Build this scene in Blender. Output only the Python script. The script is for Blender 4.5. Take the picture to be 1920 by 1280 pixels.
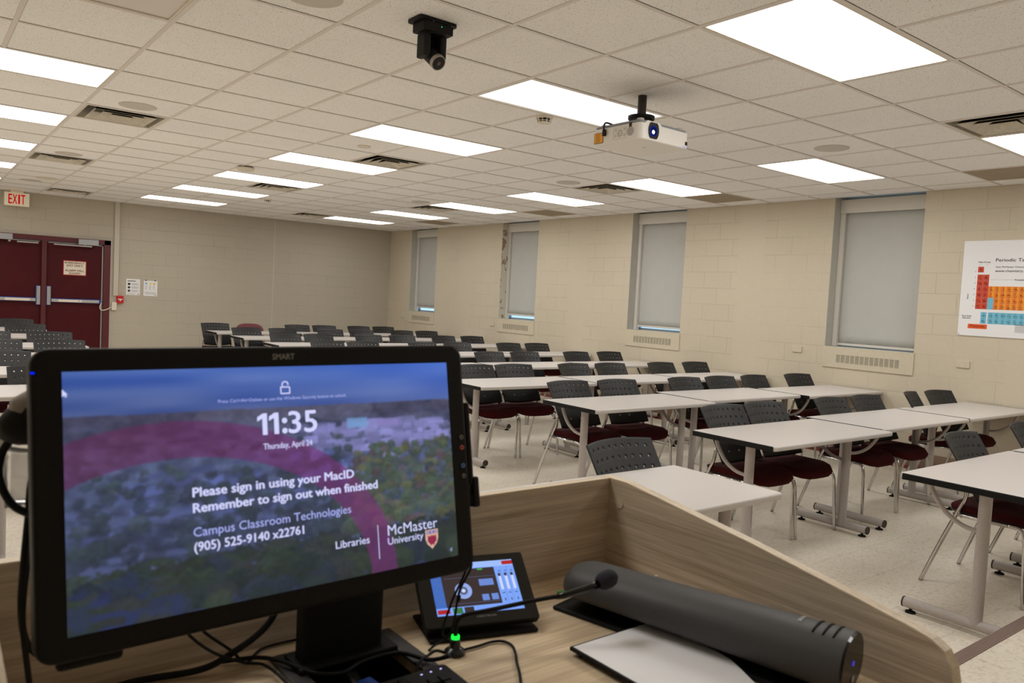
import bpy, math, random
import numpy as np
from mathutils import Vector, Matrix, Euler

for _o in list(bpy.data.objects):
    bpy.data.objects.remove(_o)
SC = bpy.context.scene
COL = SC.collection
HC = 1.47                      # camera height above the classroom floor
CEIL = 1.3012 + HC             # ceiling height
TILE = .6096
GX, GY = 1.0442, 4.2309        # a ceiling grid crossing
XR, YB = 8.05, 14.60           # window wall, door wall
XL, YF = -3.90, -3.90          # walls behind and beside the camera
random.seed(7)
RNG = np.random.default_rng(11)

# ------------------------------------------------------------------ camera, sky, exposure
_yaw, _pitch, _roll, _f = 0.6639, -0.0534, 0.0519, 1458.29
_fw = Vector((math.sin(_yaw) * math.cos(_pitch), math.cos(_yaw) * math.cos(_pitch), math.sin(_pitch)))
_r0 = Vector((math.cos(_yaw), -math.sin(_yaw), 0))
_u0 = _r0.cross(_fw)
_r = math.cos(_roll) * _r0 + math.sin(_roll) * _u0
_u = -math.sin(_roll) * _r0 + math.cos(_roll) * _u0
cam = bpy.data.cameras.new('camera')
cam.sensor_width = 36.0
cam.lens = _f * 36.0 / 1920.0
cam.clip_start = .02
cam.dof.use_dof = True
cam.dof.focus_distance = 6.5
cam.dof.aperture_fstop = 8.0
camo = bpy.data.objects.new('camera', cam)
camo.matrix_world = Matrix(((_r.x, _u.x, -_fw.x, 0), (_r.y, _u.y, -_fw.y, 0), (_r.z, _u.z, -_fw.z, HC), (0, 0, 0, 1)))
COL.objects.link(camo)
SC.camera = camo

world = bpy.data.worlds.new('sky')
SC.world = world
world.use_nodes = True
_bg = world.node_tree.nodes['Background']
_bg.inputs[0].default_value = (.50, .76, 1.0, 1)
_bg.inputs[1].default_value = 1.25

SC.view_settings.view_transform = 'Standard'
SC.view_settings.look = 'None'
SC.view_settings.exposure = 0.0
SC.view_settings.gamma = 1.0
SC.view_settings.use_curve_mapping = False
try:
    SC.cycles.max_bounces = 10
    SC.cycles.diffuse_bounces = 6
    SC.cycles.use_denoising = True
    SC.cycles.sample_clamp_indirect = 6.0
    SC.cycles.use_light_tree = True
except Exception:
    pass

LAMP = 9.0                     # radiance of a lit ceiling diffuser
LAMP_COLOR = (1.0, .985, .945)

# ------------------------------------------------------------------ helpers
def lin(r, g, b):
    f = lambda c: c / 12.92 if c <= .04045 else ((c + .055) / 1.055) ** 2.4
    return (f(r / 255), f(g / 255), f(b / 255), 1.0)


def mat(name, color, rough=.5, metal=0.0, spec=.5, emit=None, strength=0.0):
    m = bpy.data.materials.new(name)
    m.use_nodes = True
    p = m.node_tree.nodes['Principled BSDF']
    p.inputs['Base Color'].default_value = color if len(color) == 4 else (*color, 1)
    p.inputs['Roughness'].default_value = rough
    p.inputs['Metallic'].default_value = metal
    p.inputs['Specular IOR Level'].default_value = spec
    if emit:
        p.inputs['Emission Color'].default_value = emit if len(emit) == 4 else (*emit, 1)
        p.inputs['Emission Strength'].default_value = strength
    return m


class NT:
    """Small wrapper that makes node set-ups short to write."""
    def __init__(s, m):
        s.m, s.t = m, m.node_tree
        s.p = s.t.nodes['Principled BSDF']

    def n(s, kind, **kw):
        x = s.t.nodes.new(kind)
        for k, v in kw.items():
            if k in x.inputs:
                x.inputs[k].default_value = v
            else:
                setattr(x, k, v)
        return x

    def l(s, a, b):
        s.t.links.new(a, b)

    def ramp(s, fac, stops):
        r = s.t.nodes.new('ShaderNodeValToRGB')
        while len(r.color_ramp.elements) < len(stops):
            r.color_ramp.elements.new(.5)
        for e, (pos, c) in zip(r.color_ramp.elements, stops):
            e.position = pos
            e.color = c if len(c) == 4 else (*c, 1)
        s.l(fac, r.inputs[0])
        return r.outputs[0]

    def math(s, op, a, b=None):
        x = s.t.nodes.new('ShaderNodeMath')
        x.operation = op
        for i, v in enumerate((a, b)):
            if v is None:
                continue
            if isinstance(v, (int, float)):
                x.inputs[i].default_value = v
            else:
                s.l(v, x.inputs[i])
        return x.outputs[0]

    def mix(s, fac, a, b, blend='MIX'):
        x = s.t.nodes.new('ShaderNodeMix')
        x.data_type = 'RGBA'
        x.blend_type = blend
        for i, v in ((0, fac), (6, a), (7, b)):
            if isinstance(v, (int, float, tuple)):
                x.inputs[i].default_value = v
            else:
                s.l(v, x.inputs[i])
        return x.outputs[2]

    def bump(s, h, strength, dist=.002):
        b = s.n('ShaderNodeBump', Strength=strength, Distance=dist)
        s.l(h, b.inputs['Height'])
        s.l(b.outputs[0], s.p.inputs['Normal'])


def speckled(name, color, amount=.12, scale=60, rough=.5, metal=0.0, spec=.5, bump=0.0):
    m = mat(name, color, rough, metal, spec)
    t = NT(m)
    tc = t.n('ShaderNodeTexCoord')
    no = t.n('ShaderNodeTexNoise', Scale=scale, Detail=4.0)
    t.l(tc.outputs['Object'], no.inputs['Vector'])
    c = color[:3]
    lo = tuple(max(0, v * (1 - amount)) for v in c)
    hi = tuple(v * (1 + amount) for v in c)
    t.l(t.ramp(no.outputs['Fac'], [(.3, lo), (.7, hi)]), t.p.inputs['Base Color'])
    if bump:
        t.bump(no.outputs['Fac'], bump)
    return m


def ceiling_material():
    base = lin(250, 248, 246)
    m = mat('ceiling_tile', base, .95, 0, .1)
    t = NT(m)
    tc = t.n('ShaderNodeTexCoord')
    n1 = t.n('ShaderNodeTexNoise', Scale=165.0, Detail=2.0, Roughness=.6)
    t.l(tc.outputs['Object'], n1.inputs['Vector'])
    n2 = t.n('ShaderNodeTexVoronoi', Scale=62.0)
    t.l(tc.outputs['Object'], n2.inputs['Vector'])
    n3 = t.n('ShaderNodeTexNoise', Scale=.9, Detail=2.0)
    t.l(tc.outputs['Object'], n3.inputs['Vector'])
    pits = t.ramp(n1.outputs['Fac'], [(.30, lin(118, 106, 92)), (.375, base)])
    holes = t.ramp(n2.outputs['Distance'], [(.095, (.26, .24, .21)), (.135, (1, 1, 1))])
    c = t.mix(.75, pits, holes, 'MULTIPLY')
    # the rusty water stain on one tile
    mp = t.n('ShaderNodeMapping')
    mp.inputs['Location'].default_value = (-(GX + 4.10 * TILE), -(GY - 4.57 * TILE), 0)
    t.l(tc.outputs['Object'], mp.inputs['Vector'])
    ln = t.n('ShaderNodeVectorMath', operation='LENGTH')
    t.l(mp.outputs[0], ln.inputs[0])
    nz = t.n('ShaderNodeTexNoise', Scale=38.0, Detail=5.0)
    t.l(tc.outputs['Object'], nz.inputs['Vector'])
    d = t.math('ADD', ln.outputs['Value'], t.math('MULTIPLY', nz.outputs['Fac'], .09))
    st = t.ramp(d, [(.075, (.55, .55, .55)), (.10, (0, 0, 0))])
    c = t.mix(st, c, lin(196, 158, 104))
    tone = t.ramp(n3.outputs['Fac'], [(.3, (.95, .95, .95)), (.7, (1, 1, 1))])
    t.l(t.mix(1.0, c, tone, 'MULTIPLY'), t.p.inputs['Base Color'])
    return m


def block_material(name, axis, strips=(), base=lin(208, 197, 177), u0=0.0):
    """Painted concrete block; axis 0 runs along x, 1 along y."""
    m = mat(name, base, .6, 0, .35)
    t = NT(m)
    tc = t.n('ShaderNodeTexCoord')
    sp = t.n('ShaderNodeSeparateXYZ')
    t.l(tc.outputs['Object'], sp.inputs[0])
    cb = t.n('ShaderNodeCombineXYZ')
    u = t.math('ADD', sp.outputs[axis], 20 * .4064 + u0)
    v = t.math('ADD', sp.outputs[2], .2032 * 6 - 1.138)
    t.l(u, cb.inputs[0])
    t.l(v, cb.inputs[1])
    br = t.n('ShaderNodeTexBrick', offset=.5, squash=1.0)
    for k, val in (('Scale', 1.0), ('Mortar Size', .0035), ('Mortar Smooth', .25), ('Brick Width', .4064), ('Row Height', .2032), ('Bias', 0.0)):
        br.inputs[k].default_value = val
    br.inputs['Color1'].default_value = (*[x * .975 for x in base[:3]], 1)
    br.inputs['Color2'].default_value = base
    br.inputs['Mortar'].default_value = (*[x * .84 for x in base[:3]], 1)
    t.l(cb.outputs[0], br.inputs['Vector'])
    fac, colr = br.outputs['Fac'], br.outputs['Color']
    # some joints are filled flush and nearly vanish
    nf = t.n('ShaderNodeTexNoise', Scale=1.1, Detail=2.0)
    t.l(tc.outputs['Object'], nf.inputs['Vector'])
    keep = t.ramp(nf.outputs['Fac'], [(.36, (.25, .25, .25)), (.56, (1, 1, 1))])
    for a, b in strips:
        inside = t.math('MULTIPLY', t.math('GREATER_THAN', sp.outputs[axis], a), t.math('LESS_THAN', sp.outputs[axis], b))
        keep = t.math('MULTIPLY', keep, t.math('SUBTRACT', 1.0, inside))
    colr = t.mix(keep, base, colr)
    no = t.n('ShaderNodeTexNoise', Scale=26.0, Detail=5.0, Roughness=.65)
    t.l(tc.outputs['Object'], no.inputs['Vector'])
    tint = t.ramp(no.outputs['Fac'], [(.25, (.95, .95, .94)), (.75, (1, 1, 1))])
    t.l(t.mix(1.0, colr, tint, 'MULTIPLY'), t.p.inputs['Base Color'])
    h = t.math('SUBTRACT', t.math('MULTIPLY', no.outputs['Fac'], .25), t.math('MULTIPLY', fac, keep))
    t.bump(h, .55, .004)
    return m


def floor_material():
    base = lin(230, 222, 209)
    m = mat('vinyl_floor', base, .30, 0, .45)
    t = NT(m)
    tc = t.n('ShaderNodeTexCoord')
    br = t.n('ShaderNodeTexBrick', offset=0.0, squash=1.0)
    for k, val in (('Scale', 1.0), ('Mortar Size', .0012), ('Mortar Smooth', .1), ('Brick Width', .3048), ('Row Height', .3048)):
        br.inputs[k].default_value = val
    br.inputs['Color1'].default_value = (*[x * .96 for x in base[:3]], 1)
    br.inputs['Color2'].default_value = base
    br.inputs['Mortar'].default_value = lin(186, 176, 157)
    t.l(tc.outputs['Object'], br.inputs['Vector'])
    no = t.n('ShaderNodeTexNoise', Scale=48.0, Detail=6.0, Roughness=.7, Distortion=.6)
    t.l(tc.outputs['Object'], no.inputs['Vector'])
    fl = t.ramp(no.outputs['Fac'], [(.30, lin(214, 204, 186)), (.5, (1, 1, 1)), (.72, (1, 1, 1))])
    n2 = t.n('ShaderNodeTexNoise', Scale=1.6, Detail=3.0)
    t.l(tc.outputs['Object'], n2.inputs['Vector'])
    wear = t.ramp(n2.outputs['Fac'], [(.3, (.93, .92, .90)), (.7, (1, 1, 1))])
    c = t.mix(1.0, t.mix(1.0, br.outputs['Color'], fl, 'MULTIPLY'), wear, 'MULTIPLY')
    t.l(c, t.p.inputs['Base Color'])
    rr = t.ramp(n2.outputs['Fac'], [(.3, (.26, .26, .26)), (.75, (.42, .42, .42))])
    t.l(rr, t.p.inputs['Roughness'])
    return m


def wood_material(name, axis, lo=lin(180, 163, 141), hi=lin(226, 212, 192)):
    m = mat(name, hi, .45, 0, .35)
    t = NT(m)
    tc = t.n('ShaderNodeTexCoord')
    mp = t.n('ShaderNodeMapping')
    s = [20.0, 20.0, 20.0]
    s[axis] = .7
    mp.inputs['Scale'].default_value = s
    t.l(tc.outputs['Object'], mp.inputs['Vector'])
    n1 = t.n('ShaderNodeTexNoise', Scale=3.2, Detail=8.0, Roughness=.62, Distortion=.35)
    t.l(mp.outputs[0], n1.inputs['Vector'])
    mp2 = t.n('ShaderNodeMapping')
    s2 = [170.0, 170.0, 170.0]
    s2[axis] = 2.6
    mp2.inputs['Scale'].default_value = s2
    t.l(tc.outputs['Object'], mp2.inputs['Vector'])
    n2 = t.n('ShaderNodeTexNoise', Scale=2.0, Detail=3.0)
    t.l(mp2.outputs[0], n2.inputs['Vector'])
    c = t.ramp(n1.outputs['Fac'], [(.30, lo), (.52, tuple((a + b) / 2 for a, b in zip(lo, hi))), (.70, hi)])
    f = t.ramp(n2.outputs['Fac'], [(.32, (.80, .78, .76)), (.56, (1, 1, 1))])
    t.l(t.mix(1.0, c, f, 'MULTIPLY'), t.p.inputs['Base Color'])
    t.bump(n2.outputs['Fac'], .12, .001)
    return m


def fabric_material(name, color):
    m = mat(name, color, .95, 0, .15)
    t = NT(m)
    tc = t.n('ShaderNodeTexCoord')
    no = t.n('ShaderNodeTexNoise', Scale=420.0, Detail=2.0)
    t.l(tc.outputs['Object'], no.inputs['Vector'])
    n2 = t.n('ShaderNodeTexNoise', Scale=9.0, Detail=3.0)
    t.l(tc.outputs['Object'], n2.inputs['Vector'])
    a = t.ramp(no.outputs['Fac'], [(.3, tuple(v * .6 for v in color[:3])), (.7, tuple(v * 1.25 for v in color[:3]))])
    b = t.ramp(n2.outputs['Fac'], [(.3, (.8, .8, .8)), (.7, (1.1, 1.1, 1.1))])
    t.l(t.mix(1.0, a, b, 'MULTIPLY'), t.p.inputs['Base Color'])
    t.bump(no.outputs['Fac'], .3, .001)
    return m


def peeling_material():
    base = lin(205, 200, 186)
    m = mat('peeling_paint', base, .7, 0, .2)
    t = NT(m)
    tc = t.n('ShaderNodeTexCoord')
    mp = t.n('ShaderNodeMapping')
    mp.inputs['Scale'].default_value = (9, 1, 5.5)
    t.l(tc.outputs['Object'], mp.inputs['Vector'])
    no = t.n('ShaderNodeTexNoise', Scale=1.25, Detail=5.0, Roughness=.6)
    t.l(mp.outputs[0], no.inputs['Vector'])
    c = t.ramp(no.outputs['Fac'], [(.565, base), (.58, lin(120, 92, 74)), (.66, lin(176, 150, 128)), (.70, lin(214, 210, 170))])
    t.l(c, t.p.inputs['Base Color'])
    return m


def emitter(name, color, strength):
    m = bpy.data.materials.new(name)
    m.use_nodes = True
    t = m.node_tree
    t.nodes.clear()
    e = t.nodes.new('ShaderNodeEmission')
    e.inputs[0].default_value = color if len(color) == 4 else (*color, 1)
    e.inputs[1].default_value = strength
    o = t.nodes.new('ShaderNodeOutputMaterial')
    t.links.new(e.outputs[0], o.inputs[0])
    return m


M = dict(
    ceiling=ceiling_material(),
    grid=mat('ceiling_grid_paint', lin(225, 218, 212), .6),
    shadow_gap=mat('black_gap', (.03, .028, .025, 1), .9),
    wall_right=block_material('painted_block_window_wall', 1, ((5.52, 5.88), (8.57, 8.94), (11.6, 11.97), (2.48, 2.85)), u0=.13),
    wall_back=block_material('painted_block_door_wall', 0, base=lin(190, 181, 166), u0=.05),  # base colour darkened to stand in for the weaker light on this wall
    paint=speckled('cream_wall_paint', lin(206, 196, 174), .03, 30, .6),
    paint_back=speckled('door_wall_paint', lin(200, 191, 176), .03, 30, .6),
    jamb=speckled('jamb_paint', lin(186, 184, 176), .03, 20, .6),
    peel=peeling_material(),
    floor=floor_material(),
    base=mat('taupe_vinyl_base', lin(150, 128, 108), .55),
    maroon_strip=speckled('maroon_floor_strip', lin(128, 48, 44), .12, 60, .45),
    nosing=mat('brown_rubber_nosing', lin(150, 128, 120), .6),
    nosing_groove=mat('brown_rubber_groove', lin(70, 52, 46), .8),
    lamp=emitter('lit_diffuser', LAMP_COLOR, LAMP),
    lamp_boosted=emitter('boosted_diffuser', LAMP_COLOR, LAMP * 1.1),  # strength raised to brighten the lectern desk
    lamp_dimmed=emitter('dimmed_diffuser', LAMP_COLOR, LAMP * .72),  # strength lowered on the far panels to darken the door wall
    lamp_weak=emitter('weak_diffuser', (1.0, .97, .93), 1.15),
    lamp_off=mat('unlit_diffuser', lin(226, 220, 214), .5),
    white_metal=mat('white_enamel', lin(222, 212, 196), .4),
    vent_metal=speckled('dusty_vent_metal', lin(214, 206, 190), .10, 14, .45),
    duct=mat('duct_dark', lin(14, 13, 12), .9),
    grille=mat('speaker_grille', lin(204, 197, 188), .7),
    return_air=speckled('return_air_mesh', lin(158, 144, 122), .06, 8, .8),
    white_plastic=mat('white_plastic', lin(236, 232, 226), .4),
    off_white=mat('off_white_plastic', lin(226, 216, 198), .45),
    black_plastic=speckled('black_plastic', lin(22, 21, 21), .2, 200, .55, spec=.25),
    black_matte=mat('black_matte', lin(15, 15, 15), .6, spec=.25),
    black_gloss=mat('black_gloss', lin(12, 12, 13), .22),
    chair_black=speckled('chair_black_plastic', lin(34, 34, 35), .08, 400, .5, spec=.4),
    maroon=fabric_material('maroon_upholstery', lin(60, 11, 12)),
    maroon_vinyl=mat('maroon_vinyl', lin(104, 38, 46), .5),
    chrome=mat('chrome', (.60, .59, .58, 1), .14, 1.0),
    steel=mat('brushed_steel', (.55, .55, .55, 1), .35, 1.0),
    table_paint=speckled('grey_table_paint', lin(176, 168, 164), .05, 90, .4),
    laminate=speckled('grey_laminate', lin(200, 194, 190), .05, 260, .38, spec=.4),
    laminate_edge=speckled('grey_laminate_edge', lin(196, 190, 186), .05, 200, .4),
    edge_black=mat('black_edge', lin(10, 11, 11), .6, spec=.25),
    rust=speckled('rusty_cap', lin(60, 50, 44), .4, 90, .7),
    door=speckled('maroon_door_paint', lin(74, 12, 20), .08, 6, .5, spec=.2),
    door_frame=mat('maroon_frame_paint', lin(88, 24, 32), .4),
    blue_film=mat('blue_film', lin(20, 70, 170), .4),
    alu=mat('aluminium', lin(186, 184, 180), .4, .5),
    closer=mat('closer_grey', lin(168, 168, 172), .35, .3),
    red=mat('red_enamel', lin(200, 18, 22), .35),
    red_print=mat('red_print', lin(196, 40, 36), .6),
    paper=mat('white_paper', lin(238, 238, 240), .7),
    sign_cream=mat('sign_cream', lin(236, 226, 208), .55),
    grey_print=mat('grey_print', lin(140, 140, 146), .7),
    dark_print=mat('dark_print', lin(60, 60, 70), .7),
    black_print=mat('black_print', lin(24, 24, 26), .7),
    blind=speckled('grey_blind_fabric', lin(188, 188, 184), .02, 6, .85),
    blind_metal=mat('blind_metal', lin(214, 210, 202), .45),
    window_frame=mat('window_frame', lin(170, 176, 180), .4, .4),
    exit_face=mat('exit_face', lin(232, 222, 198), .5, emit=lin(238, 226, 196), strength=.10),
    exit_red=mat('exit_letters', lin(170, 4, 12), .6, spec=.1, emit=lin(205, 2, 10), strength=.45),
    wood_x=wood_material('oak_laminate_across', 0),
    wood_y=wood_material('oak_laminate_along', 1),
    wood_edge=wood_material('oak_edge_band', 1, lin(214, 194, 166), lin(240, 224, 200)),
    grey_shell=speckled('dark_grey_shell', lin(76, 75, 76), .05, 300, .52, spec=.3),
    white_board=mat('white_board', lin(252, 252, 255), .12),
    clear=mat('clear_sleeve', (.9, .9, .9, 1), .15),
    silver_print=mat('silver_print', lin(190, 190, 190), .4),
)
_p = M['clear'].node_tree.nodes['Principled BSDF']
_p.inputs['Transmission Weight'].default_value = .85


class MB:
    """Collects shapes and links them as ONE mesh object."""
    def __init__(s):
        s.v, s.f, s.mi, s.mats = [], [], [], []

    def _m(s, m):
        if m is None:
            return 0
        if m not in s.mats:
            s.mats.append(m)
        return s.mats.index(m)

    def add(s, vs, fs, m=None, tf=None):
        b = len(s.v)
        k = s._m(m)
        for v in vs:
            s.v.append(tuple(tf @ Vector(v)) if tf is not None else tuple(v))
        for f in fs:
            s.f.append(tuple(i + b for i in f))
            s.mi.append(k)
        return s

    def box(s, x0, x1, y0, y1, z0, z1, m=None, tf=None):
        vs = [(x, y, z) for z in (z0, z1) for y in (y0, y1) for x in (x0, x1)]
        fs = [(0, 2, 3, 1), (4, 5, 7, 6), (0, 1, 5, 4), (2, 6, 7, 3), (0, 4, 6, 2), (1, 3, 7, 5)]
        return s.add(vs, fs, m, tf)

    def prism(s, poly, a0, a1, axis=2, m=None, tf=None):
        """poly is a ccw list in the two other axes; extruded along axis."""
        n = len(poly)

        def pt(p, a):
            if axis == 2:
                return (p[0], p[1], a)
            if axis == 1:
                return (p[0], a, p[1])
            return (a, p[0], p[1])
        vs = [pt(p, a0) for p in poly] + [pt(p, a1) for p in poly]
        fs = [tuple(range(n - 1, -1, -1)), tuple(range(n, 2 * n))]
        fs += [(i, (i + 1) % n, n + (i + 1) % n, n + i) for i in range(n)]
        if axis == 1:
            fs = [tuple(reversed(f)) for f in fs]
        return s.add(vs, fs, m, tf)

    def tube(s, pts, r, n=10, m=None, caps=True, tf=None, sx=1.0):
        pts = [Vector(p) for p in pts]
        rs = r if isinstance(r, (list, tuple)) else [r] * len(pts)
        vs, fs = [], []
        up = None
        for i, p in enumerate(pts):
            d = (pts[min(i + 1, len(pts) - 1)] - pts[max(i - 1, 0)]).normalized()
            if up is None:
                up = Vector((0, 0, 1)) if abs(d.z) < .9 else Vector((0, 1, 0))
            side = d.cross(up).normalized()
            up = side.cross(d).normalized()
            for k in range(n):
                a = 2 * math.pi * k / n
                vs.append(p + side * (math.cos(a) * rs[i] * sx) + up * (math.sin(a) * rs[i]))
        for i in range(len(pts) - 1):
            for k in range(n):
                a, b = i * n + k, i * n + (k + 1) % n
                fs.append((a, b, b + n, a + n))
        if caps:
            fs.append(tuple(range(n - 1, -1, -1)))
            fs.append(tuple(range((len(pts) - 1) * n, len(pts) * n)))
        return s.add(vs, [tuple(reversed(f)) for f in fs], m, tf)

    def lathe(s, prof, c=(0, 0, 0), n=24, m=None, tf=None):
        """prof: (radius, z) list from bottom to top."""
        vs, fs = [], []
        for r, z in prof:
            for k in range(n):
                a = 2 * math.pi * k / n
                vs.append((c[0] + r * math.cos(a), c[1] + r * math.sin(a), c[2] + z))
        for i in range(len(prof) - 1):
            for k in range(n):
                a, b = i * n + k, i * n + (k + 1) % n
                fs.append((a, b, b + n, a + n))
        fs.append(tuple(range(n - 1, -1, -1)))
        fs.append(tuple(range((len(prof) - 1) * n, len(prof) * n)))
        return s.add(vs, fs, m, tf)

    def build(s, name, m=None, parent=None, smooth=False, bevel=0.0, seg=2, autosmooth=None):
        me = bpy.data.meshes.new(name)
        off = Vector(parent['_at']) if parent is not None and '_at' in parent else Vector((0, 0, 0))
        me.from_pydata([tuple(Vector(v) - off) for v in s.v], [], s.f)
        if s.mats:
            for x in s.mats:
                me.materials.append(x)
            me.polygons.foreach_set('material_index', s.mi)
        elif m is not None:
            me.materials.append(m)
        if smooth:
            me.polygons.foreach_set('use_smooth', [True] * len(me.polygons))
            if autosmooth is not None:
                me.set_sharp_from_angle(angle=math.radians(autosmooth))
        me.update()
        o = bpy.data.objects.new(name, me)
        COL.objects.link(o)
        if parent is not None:
            o.parent = parent
            o['_at'] = tuple(off)
        if bevel:
            b = o.modifiers.new('edge', 'BEVEL')
            b.width = bevel
            b.segments = seg
            b.limit_method = 'ANGLE'
            b.angle_limit = math.radians(40)
        return o


def thing(name, label, cat, loc=(0, 0, 0), group=None, kind=None):
    o = bpy.data.objects.new(name, None)
    o.empty_display_size = .05
    o.location = loc
    o['_at'] = tuple(loc)
    COL.objects.link(o)
    return tag(o, label, cat, group, kind)


def tag(o, label=None, cat=None, group=None, kind=None):
    for k, v in (('label', label), ('category', cat), ('group', group), ('kind', kind)):
        if v:
            o[k] = v
    return o


def struct(o):
    o['kind'] = 'structure'
    return o


def dup(root, loc=None, rz=0.0, label=None, group=None):
    def rec(o, par):
        c = o.copy()
        COL.objects.link(c)
        if par is not None:
            c.parent = par
        for ch in kids.get(o.name, ()):
            rec(ch, c)
        return c
    kids = {}
    for o in list(COL.objects):
        if o.parent is not None:
            kids.setdefault(o.parent.name, []).append(o)
    r = rec(root, None)
    if loc is not None:
        r.location = loc
    r.rotation_euler = (0, 0, rz)
    if label:
        r['label'] = label
    if group:
        r['group'] = group
    return r


def rounded(x0, x1, y0, y1, r, n=5):
    out = []
    for cx, cy, a0 in ((x1 - r, y0 + r, -90), (x1 - r, y1 - r, 0), (x0 + r, y1 - r, 90), (x0 + r, y0 + r, 180)):
        for k in range(n + 1):
            a = math.radians(a0 + 90 * k / n)
            out.append((cx + r * math.cos(a), cy + r * math.sin(a)))
    return out


def bez(pts, n=8):
    """Catmull-Rom through the points."""
    P = [Vector(p) for p in pts]
    P = [P[0]] + P + [P[-1]]
    out = []
    for i in range(1, len(P) - 2):
        for k in range(n):
            t = k / n
            a, b, c, d = P[i - 1], P[i], P[i + 1], P[i + 2]
            out.append(.5 * ((2 * b) + (c - a) * t + (2 * a - 5 * b + 4 * c - d) * t * t + (3 * b - a - 3 * c + d) * t ** 3))
    out.append(P[-2])
    return out


_cap_h = {}


def text_geo(s, width=None, cap=.01, bold=0.0, align='LEFT'):
    """Vertices (x, y) and faces of a line of text; baseline at 0; cap height and, if given, total width as asked."""
    def make(st):
        cu = bpy.data.curves.new('t', 'FONT')
        cu.body = st
        cu.size = 1.0
        cu.offset = bold
        cu.resolution_u = 3
        ob = bpy.data.objects.new('t', cu)
        me = bpy.data.meshes.new_from_object(ob)
        vs = [tuple(v.co) for v in me.vertices]
        fs = [tuple(p.vertices) for p in me.polygons]
        bpy.data.objects.remove(ob)
        bpy.data.curves.remove(cu)
        bpy.data.meshes.remove(me)
        return vs, fs
    if bold not in _cap_h:
        hv, _ = make('H')
        _cap_h[bold] = max(v[1] for v in hv) - min(v[1] for v in hv)
    vs, fs = make(s)
    if not vs:
        return [], [], 0
    sy = cap / _cap_h[bold]
    x0, x1 = min(v[0] for v in vs), max(v[0] for v in vs)
    sx = width / (x1 - x0) if width else sy
    w = (x1 - x0) * sx
    dx = {'LEFT': 0, 'CENTER': -w / 2, 'RIGHT': -w}[align]
    return [((v[0] - x0) * sx + dx, v[1] * sy) for v in vs], fs, w


def put_text(mb, s, frame, u, v, m=None, bold=0.0, **kw):
    """frame(u, v) -> world point; text reads along +u with +v up; bold thickens the strokes by shifted copies."""
    vs, fs, _ = text_geo(s, **kw)
    k = bold * kw.get('cap', .01) * 1.2
    for du, dv in (((0, 0),) if not bold else ((-k, 0), (k, 0), (0, k * .7), (0, -k * .7))):
        mb.add([frame(u + a + du, v + b + dv) for a, b in vs], fs, m)


def ordinal(n):
    return ('first', 'second', 'third', 'fourth', 'fifth', 'sixth', 'seventh', 'eighth', 'ninth', 'tenth')[n - 1]


def cellx(i):
    return GX + i * TILE


def celly(j):
    return GY + j * TILE


# ------------------------------------------------------------------ room shell
LIGHTS = [(-2, -1, 'off'), (-2, -4, 'on')]          # (i, j, state)
for cj in (-7, -4, -1, 2, 5, 8, 11, 14):
    LIGHTS += [(3, cj, 'on'), (8, cj, 'on')]  # the row behind the camera is unseen, added to brighten the front area
for cj in (2, 5, 8, 11, 14):
    LIGHTS += [(-2, cj, 'on'), (-7, cj, 'on')]  # the line beyond the door side is unseen, added for room light
VENTS = [(0, 4), (0, 9), (1, 15), (4, 4), (4, 9), (7, 14), (8, 3), (8, 9), (7, -4)]
RETURNS = [(10, -3), (10, 2), (10, 7), (10, 12)]
SKIP = set()
for ci, cj, st in LIGHTS:
    SKIP |= {(ci, cj), (ci + 1, cj)}
SKIP |= set(VENTS)

b = MB()
for i in range(-9, 13):
    for j in range(-14, 18):
        x0, x1 = max(cellx(i), XL), min(cellx(i + 1), XR + .01)
        y0, y1 = max(celly(j), YF), min(celly(j + 1), YB + .01)
        if x1 - x0 < .001 or y1 - y0 < .001 or (i, j) in SKIP:
            continue
        b.add([(x0, y0, CEIL), (x0, y1, CEIL), (x1, y1, CEIL), (x1, y0, CEIL)], [(0, 1, 2, 3)])
struct(b.build('ceiling', M['ceiling']))

b = MB()
g = .0115
inner = {(ci + 1, cj) for ci, cj, st in LIGHTS}       # no bar crosses a light fitting
for i in range(-8, 12):
    x = cellx(i)
    for j in range(-14, 18):
        y0, y1 = max(celly(j), YF), min(celly(j + 1), YB)
        if (i, j) in inner or y1 - y0 < .001:
            continue
        b.box(x - g, x + g, y0, y1, CEIL - .004, CEIL + .02, M['grid'])
        if (i, j) not in SKIP:
            b.box(x + g, x + g + .0024, y0 + g, y1 - g, CEIL - .0008, CEIL + .001, M['shadow_gap'])
for j in range(-13, 18):
    y = celly(j)
    b.box(XL, XR, y - g, y + g, CEIL - .0035, CEIL + .02, M['grid'])
    for i in range(-8, 12):
        if (i, j - 1) not in SKIP:
            b.box(cellx(i) + g, min(cellx(i + 1) - g, XR), y - g - .0024, y - g, CEIL - .0008, CEIL + .001, M['shadow_gap'])
struct(b.build('trim_1'))

WIN = [(3.69, 4.66), (6.717, 7.676), (9.737, 10.706), (12.78, 13.735), (.66, 1.63)]
SILL = 1.138
b = MB()
edges = sorted(WIN)
y = YF
TOPW = CEIL + .45
for a, c in edges:
    b.box(XR, XR + .26, y, a, 0, TOPW)
    b.box(XR, XR + .26, a, c, 0, SILL)
    b.box(XR, XR + .26, a, c, CEIL + .02, TOPW)
    y = c
b.box(XR, XR + .26, y, YB + .25, 0, TOPW)
struct(b.build('wall_right', M['wall_right']))

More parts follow.
